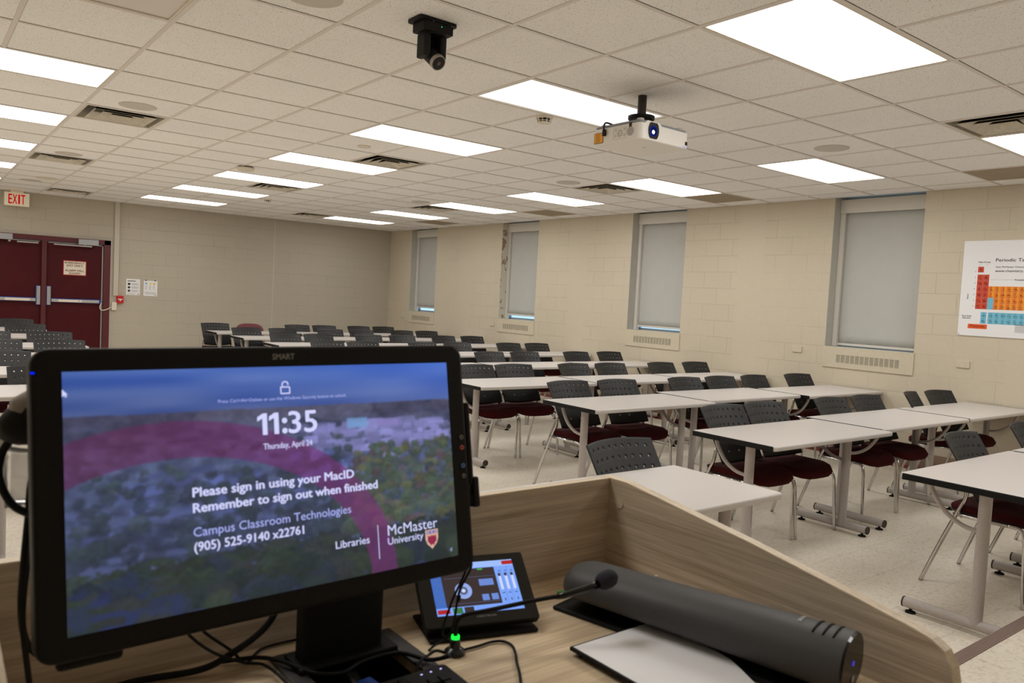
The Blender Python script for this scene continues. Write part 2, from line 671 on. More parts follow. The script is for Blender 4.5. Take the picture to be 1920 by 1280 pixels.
DX0, DX1, DZ = .87, 2.665, 2.04
b = MB()
b.box(XL, DX0, YB, YB + .2, 0, TOPW)
b.box(DX1, XR + .26, YB, YB + .2, 0, TOPW)
b.box(DX0, DX1, YB, YB + .2, DZ, TOPW)
struct(b.build('wall_back', M['wall_back']))
struct(MB().box(XL - .2, XL, YF - .2, YB + .2, 0, TOPW).build('wall_left', M['paint']))
struct(MB().box(XL, XR + .26, YF - .2, YF, 0, TOPW).build('wall_front', M['paint']))
struct(MB().box(XL - .2, XR + .26, YF - .2, YB + .2, TOPW, TOPW + .1).build('roof_light_block', M['paint']))  # unseen slab added to keep sky light from leaking through the ceiling
struct(MB().box(XL - .2, XR + .26, YF - .2, YB + .3, -.1, 0).build('floor', M['floor']))
PLAT = .15
PY = 1.27
struct(MB().box(XL, 7.2, YF, PY - .012, 0, PLAT).build('floor_platform', M['floor']))
b = MB()
b.box(XL, 7.2, PY - .012, PY, 0, PLAT, M['nosing'])
for k in range(9):
    y0 = PY - .057 + k * .0063
    b.box(XL, 7.2, y0, y0 + .0035, PLAT, PLAT + .004, M['nosing'])
b.box(XL, 7.2, PY - .058, PY, PLAT - .001, PLAT + .0012, M['nosing_groove'])
struct(b.build('trim_2'))
struct(MB().box(XR - .012, XR, YF, YB, 0, .155).build('baseboard_right', M['base'], bevel=.004))
struct(MB().box(DX1 + .09, XR - .012, YB - .012, YB, 0, .155).build('baseboard_back', M['base'], bevel=.004))
struct(MB().box(XR - .19, XR - .012, PY, YB, 0, .003).build('trim_3', M['maroon_strip']))
# flush vertical control joint on the door wall
struct(MB().box(5.538, 5.546, YB - .003, YB, .155, CEIL, M['grille']).box(5.546, 5.556, YB - .002, YB, .155, CEIL, M['paint_back']).build('trim_4'))

# ------------------------------------------------------------------ windows, blinds, convector covers
where = {0: 'nearest the periodic table poster', 1: 'second from the periodic table poster',
         2: 'beside the peeling jamb', 3: 'next to the far corner', 4: 'on the lectern side of the poster'}
for k, (a, c) in enumerate(WIN):
    w = thing('window_%d' % (k + 1), None, None, (XR + .23, (a + c) / 2, SILL), kind='structure')
    MB().box(XR + .238, XR + .244, a, c, SILL, CEIL + .02).build('pane', mat('window_glass_%d' % k, (.9, .95, 1, 1), .05), w)
    gp = bpy.data.materials['window_glass_%d' % k].node_tree.nodes['Principled BSDF']
    gp.inputs['Transmission Weight'].default_value = 1.0
    gp.inputs['IOR'].default_value = 1.05
    f = MB()
    f.box(XR + .22, XR + .26, a, a + .04, SILL, CEIL)
    f.box(XR + .22, XR + .26, c - .04, c, SILL, CEIL)
    f.box(XR + .22, XR + .26, a, c, SILL, SILL + .03)
    f.box(XR + .22, XR + .26, a, c, CEIL - (.002 if k == 0 else .03), CEIL + .02)
    f.build('window_frame', M['window_frame'], w)
    j = MB()
    j.box(XR + .002, XR + .22, c - .004, c, SILL, CEIL)
    j.build('jamb', M['peel'] if k == 2 else M['jamb'], w)
    MB().box(XR + .002, XR + .22, a, c, SILL - .001, SILL + .004).build('sill', M['jamb'], w)
    bl = thing('roller_blind', 'pale grey roller blind lowered in the window ' + where[k], 'blind', (XR + .17, (a + c) / 2, CEIL - .03), 'roller blinds on the window wall')
    gap = (.0, .028, .05, .06, .02)[k] + .012
    top = (.004, -.006, -.006, -.006, -.006)[k]
    hb = MB().box(XR + .115, XR + .20, a + .006, c - .006, CEIL - .155 - top, CEIL - .008 - top)
    hb.build('valance', M['blind_metal'], bl, bevel=.003)
    n = 24
    vs, fs = [], []
    zt, zb = CEIL - .15 - top, SILL + gap + .028
    for r in range(17):
        for q in range(n + 1):
            yy = a + .055 + (c - a - .11) * q / n
            tz = r / 16
            zz = zt + (zb - zt) * tz
            puck = .006 * math.sin(q * 1.9 + k) * max(0, tz - .86) * 5 + .003 * math.sin(q * .55 + k * 2)
            vs.append((XR + .165 + puck, yy, zz))
    for r in range(16):
        for q in range(n):
            i0 = r * (n + 1) + q
            fs.append((i0, i0 + 1, i0 + n + 2, i0 + n + 1))
    fb = MB().add(vs, fs).build('blind_fabric', M['blind'], bl, smooth=True)
    so = fb.modifiers.new('thick', 'SOLIDIFY')
    so.thickness = .0015
    MB().box(XR + .158, XR + .172, a + .05, c - .05, zb - .022, zb + .004).build('bottom_bar', M['blind_metal'], bl, bevel=.003)
    for yy in (a + .006, c - .056):
        MB().box(XR + .13, XR + .195, yy, yy + .05, SILL + .006, CEIL - .155 - top).build('side_channel', M['blind_metal'], bl, bevel=.002)
    cv = thing('convector_cover', 'cream vent cover with slotted grille under the window ' + where[k], 'vent cover', (XR, (a + c) / 2, SILL - .222), 'convector covers under the windows')
    z0, z1 = SILL - .222, SILL + .004
    gy0, gy1, gz0, gz1 = a + .13, c - .147, SILL - .166, SILL - .08
    f = MB()
    f.box(XR - .012, XR, a - .01, gy0, z0, z1)
    f.box(XR - .012, XR, gy1, c + .006, z0, z1)
    f.box(XR - .012, XR, gy0, gy1, z0, gz0)
    f.box(XR - .012, XR, gy0, gy1, gz1, z1)
    f.build('panel', M['paint'], cv)
    MB().box(XR - .003, XR - .001, gy0, gy1, gz0, gz1).build('grille_backing', M['duct'], cv)
    f = MB()
    nb = 13
    for q in range(nb + 1):
        yy = gy0 + (gy1 - gy0) * q / nb
        f.box(XR - .011, XR - .004, yy - .005, yy + .005, gz0, gz1)
    for q in range(9):
        zz = gz0 + (gz1 - gz0) * (q + .5) / 9
        f.box(XR - .009, XR - .005, gy0, gy1, zz - .0028, zz + .0028)
    f.build('grille', M['paint'], cv)

for (yy, zz, l) in ((4.99, 1.077, 'blank cream cover plate on block wall beside the near window cover'),
                    (3.216, 1.075, 'blank cream cover plate on block wall under the poster'),
                    (10.87, 1.035, 'small cream cover plate on wall beside the peeling window jamb'),
                    (13.97, 1.026, 'small cream cover plate near the far corner of the window wall')):
    t = thing('wall_plate', l, 'cover plate', (XR, yy, zz), 'cover plates on the window wall')
    MB().box(XR - .012, XR, yy - .06, yy + .06, zz - .034, zz + .034).build('plate', M['paint'], t, bevel=.003)
    MB().tube([(XR - .0145, yy, zz), (XR - .011, yy, zz)], .004, 8).build('screw', M['off_white'], t)

# ------------------------------------------------------------------ ceiling fixtures
def light_label(ci, cj):
    special = {(-2, -1): 'unlit grey ceiling panel cut by the top picture edge', (-2, -4): 'lit ceiling panel over the lectern, above the picture',
               (3, -4): 'largest glowing ceiling panel, nearest the camera and beside the projector', (3, -1): 'lit ceiling panel partly hidden behind the white projector',
               (8, -4): 'glowing ceiling panel cut by the picture edge, beside the air vent over the poster',
               (3, -7): 'unseen lit ceiling panel added behind the camera in the middle line', (8, -7): 'unseen lit ceiling panel added behind the camera on the window side',
               (-2, 14): 'lit ceiling panel by the door wall, just outside the picture'}
    if (ci, cj) in special:
        return special[(ci, cj)]
    n = (cj - 2) // 3 + 1
    if ci == 3:
        return '%s glowing ceiling panel behind the projector in the middle line' % ordinal(n)
    if ci == 8:
        return '%s glowing ceiling panel of the window-side line, counted from the poster' % ordinal(n + 1)
    if ci == -2:
        return '%s glowing ceiling panel of the door-side line at the picture edge' % ordinal(n)
    return '%s lit ceiling panel of the line added beyond the door side, outside the picture' % ordinal(n)


for ci, cj, st in LIGHTS:
    x0, x1, y0, y1 = cellx(ci), cellx(ci + 2), celly(cj), celly(cj + 1)
    lab = light_label(ci, cj)
    t = thing('ceiling_light', lab, 'ceiling light', ((x0 + x1) / 2, (y0 + y1) / 2, CEIL), 'recessed ceiling light panels')
    f = MB()
    e = .024
    zb_ = CEIL - .003
    for (p0, p1, q0, q1) in ((x0 + .012, x1 - .012, y0 + .012, y0 + e), (x0 + .012, x1 - .012, y1 - e, y1 - .012), (x0 + .012, x0 + e, y0 + e, y1 - e), (x1 - e, x1 - .012, y0 + e, y1 - e)):
        f.box(p0, p1, q0, q1, zb_, CEIL + .07)
    f.box(x0 + .012, x1 - .012, y0 + .012, y1 - .012, CEIL + .06, CEIL + .075)
    f.build('frame', M['white_metal'], t)
    dz = CEIL + .004
    mm = M['lamp_off'] if st == 'off' else (M['lamp_weak'] if (ci, cj) == (3, -1) else (M['lamp_dimmed'] if cj > 9 else (M['lamp_boosted'] if (ci, cj) == (-2, -4) else M['lamp'])))
    MB().add([(x0 + e, y0 + e, dz), (x0 + e, y1 - e, dz), (x1 - e, y1 - e, dz), (x1 - e, y0 + e, dz)], [(0, 1, 2, 3)]).build('diffuser', mm, t)

vlab = {(0, 4): 'near the speaker disc on the door side', (0, 9): 'second of the door-side air vents', (1, 15): 'closest to the double doors',
        (4, 4): 'behind the second centre light', (4, 9): 'behind the fourth centre light', (7, 14): 'over the last rows near the far corner',
        (8, 3): 'on the window side beside a speaker disc', (8, 9): 'on the window side over the seventh row', (7, -4): 'above the poster at the picture edge'}
for (i, j) in VENTS:
    x0, y0 = cellx(i), celly(j)
    cx, cy, hw = x0 + TILE / 2, y0 + TILE / 2, TILE / 2 - .0125
    t = thing('air_vent', 'square louvred ceiling air diffuser ' + vlab[(i, j)], 'air vent', (cx, cy, CEIL), 'square ceiling air diffusers')
    MB().box(cx - hw, cx + hw, cy - hw, cy + hw, CEIL + .13, CEIL + .14).build('duct', M['duct'], t)

    def ring(a, za, b_, zb2, th=.003, shaded_top=False):
        mb = MB()
        qa = [(cx - a, cy - a, za), (cx + a, cy - a, za), (cx + a, cy + a, za), (cx - a, cy + a, za)]
        qb = [(cx - b_, cy - b_, zb2), (cx + b_, cy - b_, zb2), (cx + b_, cy + b_, zb2), (cx - b_, cy + b_, zb2)]
        vs = qa + qb + [(p[0], p[1], p[2] + th) for p in qa + qb]
        fs = []
        for k in range(4):
            m_ = (k + 1) % 4
            fs += [(k, m_, m_ + 4, k + 4), (k + 8, k + 12, m_ + 12, m_ + 8), (k, k + 8, m_ + 8, m_), (k + 4, m_ + 4, m_ + 12, k + 12)]
        if not shaded_top:
            return mb.add(vs, fs)
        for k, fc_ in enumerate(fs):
            mb.add([vs[q] for q in fc_], [(0, 1, 2, 3)], M['duct'] if k % 4 == 1 else M['vent_metal'])  # top faces coloured dark to paint in the shade behind the louvres
        return mb
    fr = ring(hw, CEIL - .003, hw - .018, CEIL - .003)
    fr.add(ring(hw - .018, CEIL - .003, hw - .024, CEIL + .13).v, ring(1, 1, 1, 1).f)
    fr.build('frame', M['vent_metal'], t)
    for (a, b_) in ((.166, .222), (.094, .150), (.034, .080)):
        ring(b_, CEIL - .010, a, CEIL + .040, shaded_top=True).build('louvre', None, t)
    pl = ring(.034, CEIL + .004, .026, CEIL + .016)
    pl.box(cx - .026, cx + .026, cy - .026, cy + .026, CEIL + .016, CEIL + .018)
    pl.build('centre_plate', M['vent_metal'], t)

for n, (i, j) in enumerate(RETURNS):
    x0, y0 = cellx(i), celly(j)
    o = MB().box(x0 + .012, x0 + TILE - .012, y0 + .012, y0 + TILE - .012, CEIL - .003, CEIL + .01).build('return_air_panel', M['return_air'])
    tag(o, 'flat brown-grey ceiling panel along the window wall, %s from the lectern end' % ordinal(n + 1), 'air panel', 'brown-grey return air panels')

for (i, j, l) in ((.52, 3.60, 'next to the first door-side air vent'), (.51, 8.67, 'next to the second door-side air vent'), (.50, 13.84, 'above the double doors'),
                  (7.56, -1.47, 'between the projector and the window wall'), (7.58, 3.55, 'beside the window-side air vent'), (7.6, 8.63, 'over the far window-side rows'), (.62, -1.40, 'cut by the top picture edge')):
    x, y = cellx(0) + i * TILE, celly(0) + j * TILE
    t = thing('ceiling_speaker', 'flat round grey ceiling speaker disc ' + l, 'speaker', (x, y, CEIL), 'round ceiling speakers')
    MB().lathe([(.118, -.006), (.13, -.004), (.131, .002)], (x, y, CEIL), 40).build('grille', M['grille'], t)
    MB().lathe([(.003, -.0085), (.005, -.006)], (x, y, CEIL), 10).build('centre_screw', M['steel'], t)

# smoke detectors and other small ceiling devices
def detector(i, j, label, r=.055, drop=.05):
    x, y = cellx(0) + i * TILE, celly(0) + j * TILE
    t = thing('smoke_detector', label, 'smoke detector', (x, y, CEIL))
    MB().lathe([(r, -.016), (r * 1.08, -.014), (r * 1.1, 0)], (x, y, CEIL), 28).build('base', M['off_white'], t, smooth=True, autosmooth=30)
    MB().lathe([(r * .5, -drop), (r * .78, -drop + .003), (r * .8, -drop + .008)], (x, y, CEIL), 28).build('cap', M['off_white'], t)
    MB().lathe([(r * .72, -drop + .008), (r * .72, -.018)], (x, y, CEIL), 28).build('chamber', M['duct'], t)
    f = MB()
    for k in range(10):
        a = k * math.pi / 5
        f.tube([(x + r * .82 * math.cos(a), y + r * .82 * math.sin(a), CEIL - drop + .006), (x + r * .95 * math.cos(a), y + r * .95 * math.sin(a), CEIL - .016)], .003, 6)
    f.lathe([(r * .84, -drop * .62 - .003), (r * .86, -drop * .62)], (x, y, CEIL), 28)
    f.build('ribs', M['off_white'], t)


detector(4.10, .10, 'white smoke detector with black slots near the projector')
detector(5.21, 11.85, 'small white smoke detector under the last centre lights')
for (i, j, r, l, nm, cat) in ((3.57, 3.57, .06, 'flat off-white sensor disc beside the second centre light', 'ceiling_sensor', 'sensor'),
                              (.71, 12.99, .13, 'pale round ceiling disc next to the speaker by the doors', 'ceiling_cover', 'ceiling cover')):
    x, y = cellx(0) + i * TILE, celly(0) + j * TILE
    tag(MB().lathe([(r * .8, -.012), (r, -.008), (r, 0)], (x, y, CEIL), 28).build(nm, M['off_white'], smooth=True, autosmooth=30), l, cat)
x, y = cellx(3) + .05, celly(7) + .12
t = thing('access_point', 'white wireless access point hung below ceiling by a centre light', 'access point', (x, y, CEIL))
MB().lathe([(.03, -.048), (.08, -.045), (.095, -.03), (.092, -.012)], (x, y, CEIL), 28).build('shell', M['off_white'], t, smooth=True, autosmooth=40)
MB().lathe([(.07, -.012), (.075, 0)], (x, y, CEIL), 24).build('bracket', M['duct'], t)
MB().lathe([(.001, -.0565), (.004, -.055)], (x, y, CEIL), 8).build('status_lamp', emitter('blue_status', (.1, .3, 1), 3), t)

# ------------------------------------------------------------------ ceiling camera
cx, cy = 1.973, 3.262
t = thing('ceiling_camera', 'black pan-tilt camera hanging from the ceiling tiles', 'camera', (cx, cy, CEIL))
MB().prism(rounded(cx - .105, cx + .105, cy - .062, cy + .066, .02), CEIL - .016, CEIL - .002).build('ceiling_plate', M['black_plastic'], t, bevel=.002)
MB().prism(rounded(cx - .082, cx + .082, cy - .06, cy + .05, .008), CEIL - .062, CEIL - .016).build('base', M['black_plastic'], t, bevel=.006)
MB().lathe([(.060, -.070), (.062, -.064), (.062, -.06)], (cx, cy, CEIL), 28).build('turntable', M['black_matte'], t)
for s_ in (-1, 1):
    MB().prism(rounded(cx + s_ * .044 - .018, cx + s_ * .044 + .018, cy - .042, cy + .042, .014), CEIL - .175, CEIL - .066).build('yoke_arm', M['black_plastic'], t, bevel=.006)
MB().box(cx - .05, cx + .05, cy + .012, cy + .034, CEIL - .150, CEIL - .066).build('yoke_back', M['black_plastic'], t, bevel=.004)
_dir = Vector((.10, -.78, -.62)).normalized()
_c = Vector((cx, cy, CEIL - .158))
hd = MB().tube([_c - _dir * .05, _c - _dir * .046, _c + _dir * .055], [.026, .036, .036], 28).build('camera_head', M['black_plastic'], t, smooth=True, autosmooth=40)
MB().tube([_c + _dir * .055, _c + _dir * .074], [.0375, .037], 28).build('lens_ring', mat('silver_ring', lin(168, 158, 152), .4, .4), t, smooth=True, autosmooth=40)
MB().tube([_c + _dir * .0741, _c + _dir * .0762], [.033, .031], 28).build('lens_front', M['black_gloss'], t, smooth=True, autosmooth=40)
MB().tube([_c + _dir * .0765, _c + _dir * .079], [.010, .004], 20).build('lens', mat('lens_glass', lin(110, 84, 72), .08), t, smooth=True)
MB().box(cx + .012, cx + .016, cy - .0615, cy - .0598, CEIL - .036, CEIL - .032).build('status_lamp', emitter('green_status', (.02, .7, .25), 1.5), t)
for s_ in (-.03, .07):
    MB().tube([(cx + s_, cy - .056, CEIL - .019), (cx + s_, cy - .056, CEIL - .016)], .004, 8).build('screw', M['steel'], t)

# ------------------------------------------------------------------ projector
px0, px1, py0, py1 = 3.275, 3.705, 3.105, 3.500
pz0, pz1 = HC + .952, HC + 1.048
t = thing('projector', 'white projector hanging from a black ceiling pole', 'projector', ((px0 + px1) / 2, (py0 + py1) / 2, pz0))
o = MB().prism(rounded(px0, px1, py0, py1, .045, 6), pz0, pz1).build('housing', M['white_plastic'], t, smooth=True, autosmooth=35, bevel=.006)
MB().prism(rounded(px0 + .003, px1 - .003, py0 + .012, py1 - .003, .04, 6), pz1, pz1 + .015).build('top_cover', mat('projector_grey', lin(140, 142, 146), .5), t, bevel=.004)
f = MB()
for (fx, fy) in ((px0 + .045, py0 + .05), (px1 - .05, py0 + .05), (px0 + .05, py1 - .05)):
    f.lathe([(.022, 0), (.022, .02), (.018, .024)], (fx, fy, pz1 + .006), 18)
f.build('feet', M['grille'], t)
# lens: oval black recess with the lit glass
lx, lz = px0 + .105, pz0 + .058
f = MB()
el = [(lx + .045 * math.cos(a) * (1 if abs(math.cos(a)) < .8 else .98), lz + .056 * max(-.80, min(.80, math.sin(a)))) for a in [2 * math.pi * k / 32 for k in range(32)]]
f.prism(el, py0 - .004, py0 + .02, 1)
f.build('lens_recess', M['black_gloss'], t)
hood = [(lx - .07, pz1 - .004), (lx - .05, pz1 + .014), (lx + .05, pz1 + .014), (lx + .075, pz1 - .004)]
MB().prism(hood[::-1], py0 + .001, py0 + .06, 1).build('lens_hood', M['white_plastic'], t)
MB().tube([(lx - .004, py0 - .0045, lz - .004), (lx - .004, py0 - .0075, lz - .004)], [.031, .029], 28).build('lens_ring', emitter('blue_lens_rim', (.006, .014, .16), 1.3), t)
MB().tube([(lx - .004, py0 - .0076, lz - .004), (lx - .004, py0 - .009, lz - .004)], [.024, .02], 24).build('lens', emitter('lens_blue', (.004, .010, .06), 1.0), t)
MB().tube([(lx - .009, py0 - .0091, lz - .010), (lx - .009, py0 - .0105, lz - .010)], [.011, .008], 16).build('lens_glow', emitter('lens_white', (.85, .92, 1), 6), t)
MB().box(px1 - .045, px1 - .025, py0 - .0015, py0 + .001, pz0 + .022, pz0 + .042).build('sensor_window', M['black_gloss'], t)
f = MB()
f.box(px1 - .066, px1 - .063, py0 - .0015, py0, pz0 + .006, pz0 + .012)
f.box(px1 - .05, px1 - .044, py0 - .0015, py0, pz0 + .004, pz0 + .012)
f.build('indicator_lamps', emitter('blue_indicator', (.08, .2, 1), 1.2), t)
# side panel (faces -x)
MB().box(px0 - .001, px0 + .001, py1 - .095, py1 - .018, pz0 + .010, pz0 + .072, M['edge_black']).build('warning_label_border', None, t)
lb = MB().box(px0 - .002, px0, py1 - .092, py1 - .021, pz0 + .013, pz0 + .069, mat('amber_label', lin(244, 168, 10), .5))
for k in range(7):
    z = pz0 + .020 + k * .007
    lb.box(px0 - .0024, px0, py1 - .065 - (k % 3) * .004, py1 - .032, z, z + .002, M['dark_print'])
lb.build('warning_label', None, t)
cp = MB()
for a0, a1, c0, c1 in ((py0 + .115, py0 + .215, pz0 + .016, pz0 + .017), (py0 + .115, py0 + .215, pz0 + .079, pz0 + .08), (py0 + .115, py0 + .116, pz0 + .016, pz0 + .08), (py0 + .214, py0 + .215, pz0 + .016, pz0 + .08)):
    cp.box(px0 - .0012, px0, a0, a1, c0, c1)
cyb, czb = py0 + .163, pz0 + .048
for q in range(9):
    a = q * 2 * math.pi / 8
    rr = 0 if q == 8 else .017
    cp.tube([(px0 - .0012, cyb + rr * math.cos(a), czb + rr * math.sin(a)), (px0 - .0025, cyb + rr * math.cos(a), czb + rr * math.sin(a))], .0055, 10)
for dy, dz_ in ((-.035, .02), (-.035, -.012), (.034, .02), (.034, -.012)):
    cp.tube([(px0 - .0012, cyb + dy, czb + dz_), (px0 - .0025, cyb + dy, czb + dz_)], .006, 10)
cp.build('control_panel', mat('projector_key_grey', lin(196, 192, 188), .5), t)
MB().tube([(px0 - .0008, py0 + .08, pz0 + .05), (px0 - .002, py0 + .08, pz0 + .05)], .026, 24).build('speaker_grille', mat('projector_vent_grey', lin(178, 174, 170), .6), t)
MB().box(px0 - .002, px0 + .001, py0 + .072, py0 + .092, pz1 - .022, pz1 + .003).build('rear_sensor', M['black_gloss'], t)
f = MB()
put_text(f, 'NEC', lambda u, v: (px0 + .20 + u, py0 + .17 + v * -1, pz0 - .0006), 0, 0, cap=.010, bold=.02)
f.build('brand_mark', M['dark_print'], t)
f = MB()
put_text(f, 'WARNING', lambda u, v: (px0 - .0006, py1 - .025 - u, pz0 + .078 + v), 0, 0, cap=.004)
f.build('side_print', M['grey_print'], t)
plx, ply = 3.590, 3.405
mt = thing('projector_mount', 'black ceiling pole and bracket holding the projector', 'mount', (plx, ply, CEIL))
MB().tube([(plx, ply, CEIL), (plx, ply, HC + 1.175)], .027, 24).build('pole', speckled('dark_bronze_pole', lin(50, 40, 34), .15, 8, .5), mt, smooth=True, autosmooth=40)
MB().lathe([(.078, 0), (.082, .006), (.082, .022), (.04, .028)], (plx, ply, HC + 1.152), 28).build('collar', M['black_plastic'], mt, smooth=True, autosmooth=30)
f = MB()
f.box(plx - .075, plx - .055, ply - .03, ply + .03, HC + 1.082, HC + 1.16)
f.box(plx + .055, plx + .075, ply - .03, ply + .03, HC + 1.082, HC + 1.16)
f.box(plx - .075, plx + .075, ply - .04, ply + .04, HC + 1.079, HC + 1.09)
f.build('yoke', M['black_plastic'], mt, bevel=.004)
for ex, ey in ((px0 + .06, py0 + .09), (px1 - .06, py0 + .09), (px0 + .06, py1 - .04), (px1 - .08, py1 - .05)):
    MB().tube([(plx, ply, HC + 1.083), (ex, ey, HC + 1.070), (ex, ey, pz1 + .0145)], .008, 8).build('arm', M['black_plastic'], mt)
t = tag(MB().tube(bez([(px0 - .012, py1 - .112, pz0 + .055), (px0 - .015, py1 - .11, pz1 + .004), (px0 - .004, py1 - .115, pz1 + .028), (px0 + .04, py1 - .13, pz1 + .022), (px0 + .17, ply, pz1 + .03), (plx - .05, ply, HC + 1.11)]), .005, 8).build('security_cable', M['black_matte'], smooth=True), 'black cable looped over the side of the projector', 'cable')
MB().box(px0 - .018, px0 - .003, py1 - .122, py1 - .10, pz0 + .046, pz0 + .085).build('connector', M['black_plastic'], t, bevel=.003)

# ------------------------------------------------------------------ door wall
def leaf(n, x0, x1, hinge_right):
    d = thing('door_%d' % n, None, None, ((x0 + x1) / 2, YB + .04, 0), kind='structure')
    MB().box(x0, x1, YB + .03, YB + .075, .008, DZ - .012).build('door_panel', M['door'], d, bevel=.003)
    e0, e1 = (x0, x0 + .075) if hinge_right else (x1 - .075, x1)
    MB().box(e0 + .004, e1 - .004, YB + .008, YB + .03, .995, 1.305, M['blue_film']).build('lock_backing', None, d)
    f = MB().box(e0 + .012, e1 - .010, YB - .025, YB + .028, 1.0, 1.30, M['closer'])
    f.build('lock_case', None, d, bevel=.006)
    f = MB()
    for zz in (1.27, 1.15, 1.03):
        f.tube([((e0 + e1) / 2, YB - .027, zz), ((e0 + e1) / 2, YB - .024, zz)], .006, 8)
    f.build('lock_screws', M['steel'], d)
    a, c = (e1, x1 - .06) if hinge_right else (x0 + .06, e0)
    MB().box(a, c + (.035 if hinge_right else 0), YB + .004, YB + .030, 1.045, 1.11).build('bar_backing', M['blue_film'], d)
    pb = MB().box(a, c, YB - .035, YB + .01, 1.052, 1.10).build('push_bar', M['alu'], d, bevel=.006)
    pl = a + .10 if hinge_right else c - .42
    MB().box(pl, pl + .34, YB - .0365, YB - .034, 1.058, 1.095).build('bar_decal', M['sign_cream'], pb)
    MB().tube([((c - .30) if hinge_right else (c - .58), YB - .037, 1.076), ((c - .30) if hinge_right else (c - .58), YB - .034, 1.076)], .007, 10).build('dogging_hole', M['black_matte'], pb)
    xs = x1 - .022 if hinge_right else x0 + .004
    MB().box(xs, xs + .018, YB + .022, YB + .031, .02, DZ - .03).build('edge_seal', M['alu'], d)
    MB().box(x0 + .02, x1 - .03, YB + .02, YB + .031, DZ - .032, DZ - .02).build('top_seal', M['alu'], d)
    return d


leaf(1, .905, 1.725, False)
leaf(2, 1.795, 2.625, True)
b = MB()
for (a, c) in ((DX0 - .06, DX0 + .035), (DX1 - .04, DX1 + .06)):
    b.box(a, c, YB - .03, YB + .12, 0, DZ + .07)
b.box(DX0 - .06, DX1 + .06, YB - .03, YB + .12, DZ - .01, DZ + .07)
b.box(1.725, 1.795, YB - .02, YB + .12, 0, DZ)
struct(b.build('trim_5', M['door_frame'], bevel=.004))
struct(MB().box(DX1 + .06, DX1 + .078, YB - .012, YB, 0, DZ + .085).build('trim_6', M['grille']))
for n, (x0, x1, sx, l) in enumerate(((2.235, 2.53, -1, 'grey door closer box and arm above the emergency exit sign'), (1.02, 1.32, 1, 'grey door closer on the leaf under the EXIT sign'))):
    t = thing('door_closer', l, 'door closer', ((x0 + x1) / 2, YB - .03, DZ), 'door closers')
    MB().box(x0, x1, YB - .095, YB - .031, 2.005, 2.10).build('body', M['closer'], t, bevel=.006)
    xa = x0 + .07 if sx < 0 else x1 - .07
    f = MB()
    xe = xa + sx * (.42 if sx > 0 else .42)
    f.box(min(xa + .13, xe), max(xa + .13, xe), YB - .075, YB - .045, 1.975, 1.995)
    f.build('arm', M['alu'], t, bevel=.004)
    MB().lathe([(.018, -.03), (.022, 0)], (xa + .03, YB - .06, 2.005), 14).build('spindle', M['closer'], t)

t = thing('door_sign', 'white EMERGENCY EXIT ONLY sign with red border on maroon door', 'sign', (2.205, YB + .03, 1.62))
sx0, sx1, sz0, sz1 = 2.035, 2.372, 1.497, 1.738
yy = YB + .028
MB().box(sx0, sx1, yy, YB + .030, sz0, sz1).build('border', M['red_print'], t)
MB().box(sx0 + .01, sx1 - .01, yy - .001, yy, sz0 + .01, sz1 - .01).build('face', M['sign_cream'], t)
f = MB()
for s, z, w in (('EMERGENCY', sz1 - .052, .285), ('EXIT ONLY', sz1 - .096, .232), ('ALARM WILL', sz1 - .178, .275), ('SOUND', sz1 - .222, .165)):
    put_text(f, s, lambda u, v: ((sx0 + sx1) / 2 + u, yy - .0018, v), 0, z, width=w, cap=.031, bold=.025, align='CENTER')
f.build('lettering', M['red_print'], t)

t = thing('exit_sign', 'cream EXIT sign with red letters hung from the ceiling', 'exit sign', (1.355, 14.4, CEIL))
MB().box(1.19, 1.52, 14.38, 14.42, HC + 1.057, HC + 1.262).build('body', M['exit_face'], t, bevel=.003)
MB().box(1.27, 1.44, 14.36, 14.44, HC + 1.262, CEIL).build('canopy', M['off_white'], t, bevel=.003)
f = MB()
for ch, dx, w in (('E', -.088, .046), ('X', -.028, .058), ('I', .028, .0185), ('T', .081, .054)):
    put_text(f, ch, lambda u, v: (1.355 + dx + u, 14.379, HC + 1.088 + v), 0, 0, width=w, cap=.145, bold=.012, align='CENTER')
f.build('lettering', M['exit_red'], t)

t = thing('surface_conduit', 'cream surface conduit running down beside the maroon doors', 'conduit', (2.82, YB, CEIL))
MB().box(2.775, 2.855, YB - .035, YB, 1.19, CEIL).build('raceway', M['paint_back'], t, bevel=.004)
MB().tube([(2.868, YB - .012, CEIL), (2.868, YB - .012, 1.2)], .008, 8).build('pipe', M['paint_back'], t)
t = thing('junction_box', 'cream wall box at the foot of the conduit by the door', 'junction box', (2.79, YB, 1.02))
MB().box(2.755, 2.832, YB - .045, YB, .945, 1.08).build('box', M['off_white'], t, bevel=.004)
t = tag(MB().tube(bez([(2.755, YB - .03, 1.0), (2.68, YB - .05, .955), (2.60, YB - .06, .94), (2.575, YB - .05, .99), (2.60, YB - .03, 1.06)]), .008, 8).build('door_loop_cable', M['off_white'], smooth=True), 'looped white cable from wall box to push bar', 'cable')
t = thing('fire_alarm_pull', 'red fire alarm pull station on the wall by the conduit', 'fire alarm', (2.885, YB, 1.13))
MB().box(2.832, 2.935, YB - .05, YB, 1.068, 1.195).build('housing', M['red'], t, bevel=.006)
f = MB().box(2.848, 2.92, YB - .056, YB - .05, 1.128, 1.142).box(2.875, 2.893, YB - .056, YB - .05, 1.105, 1.13)
f.build('handle', M['paper'], t)

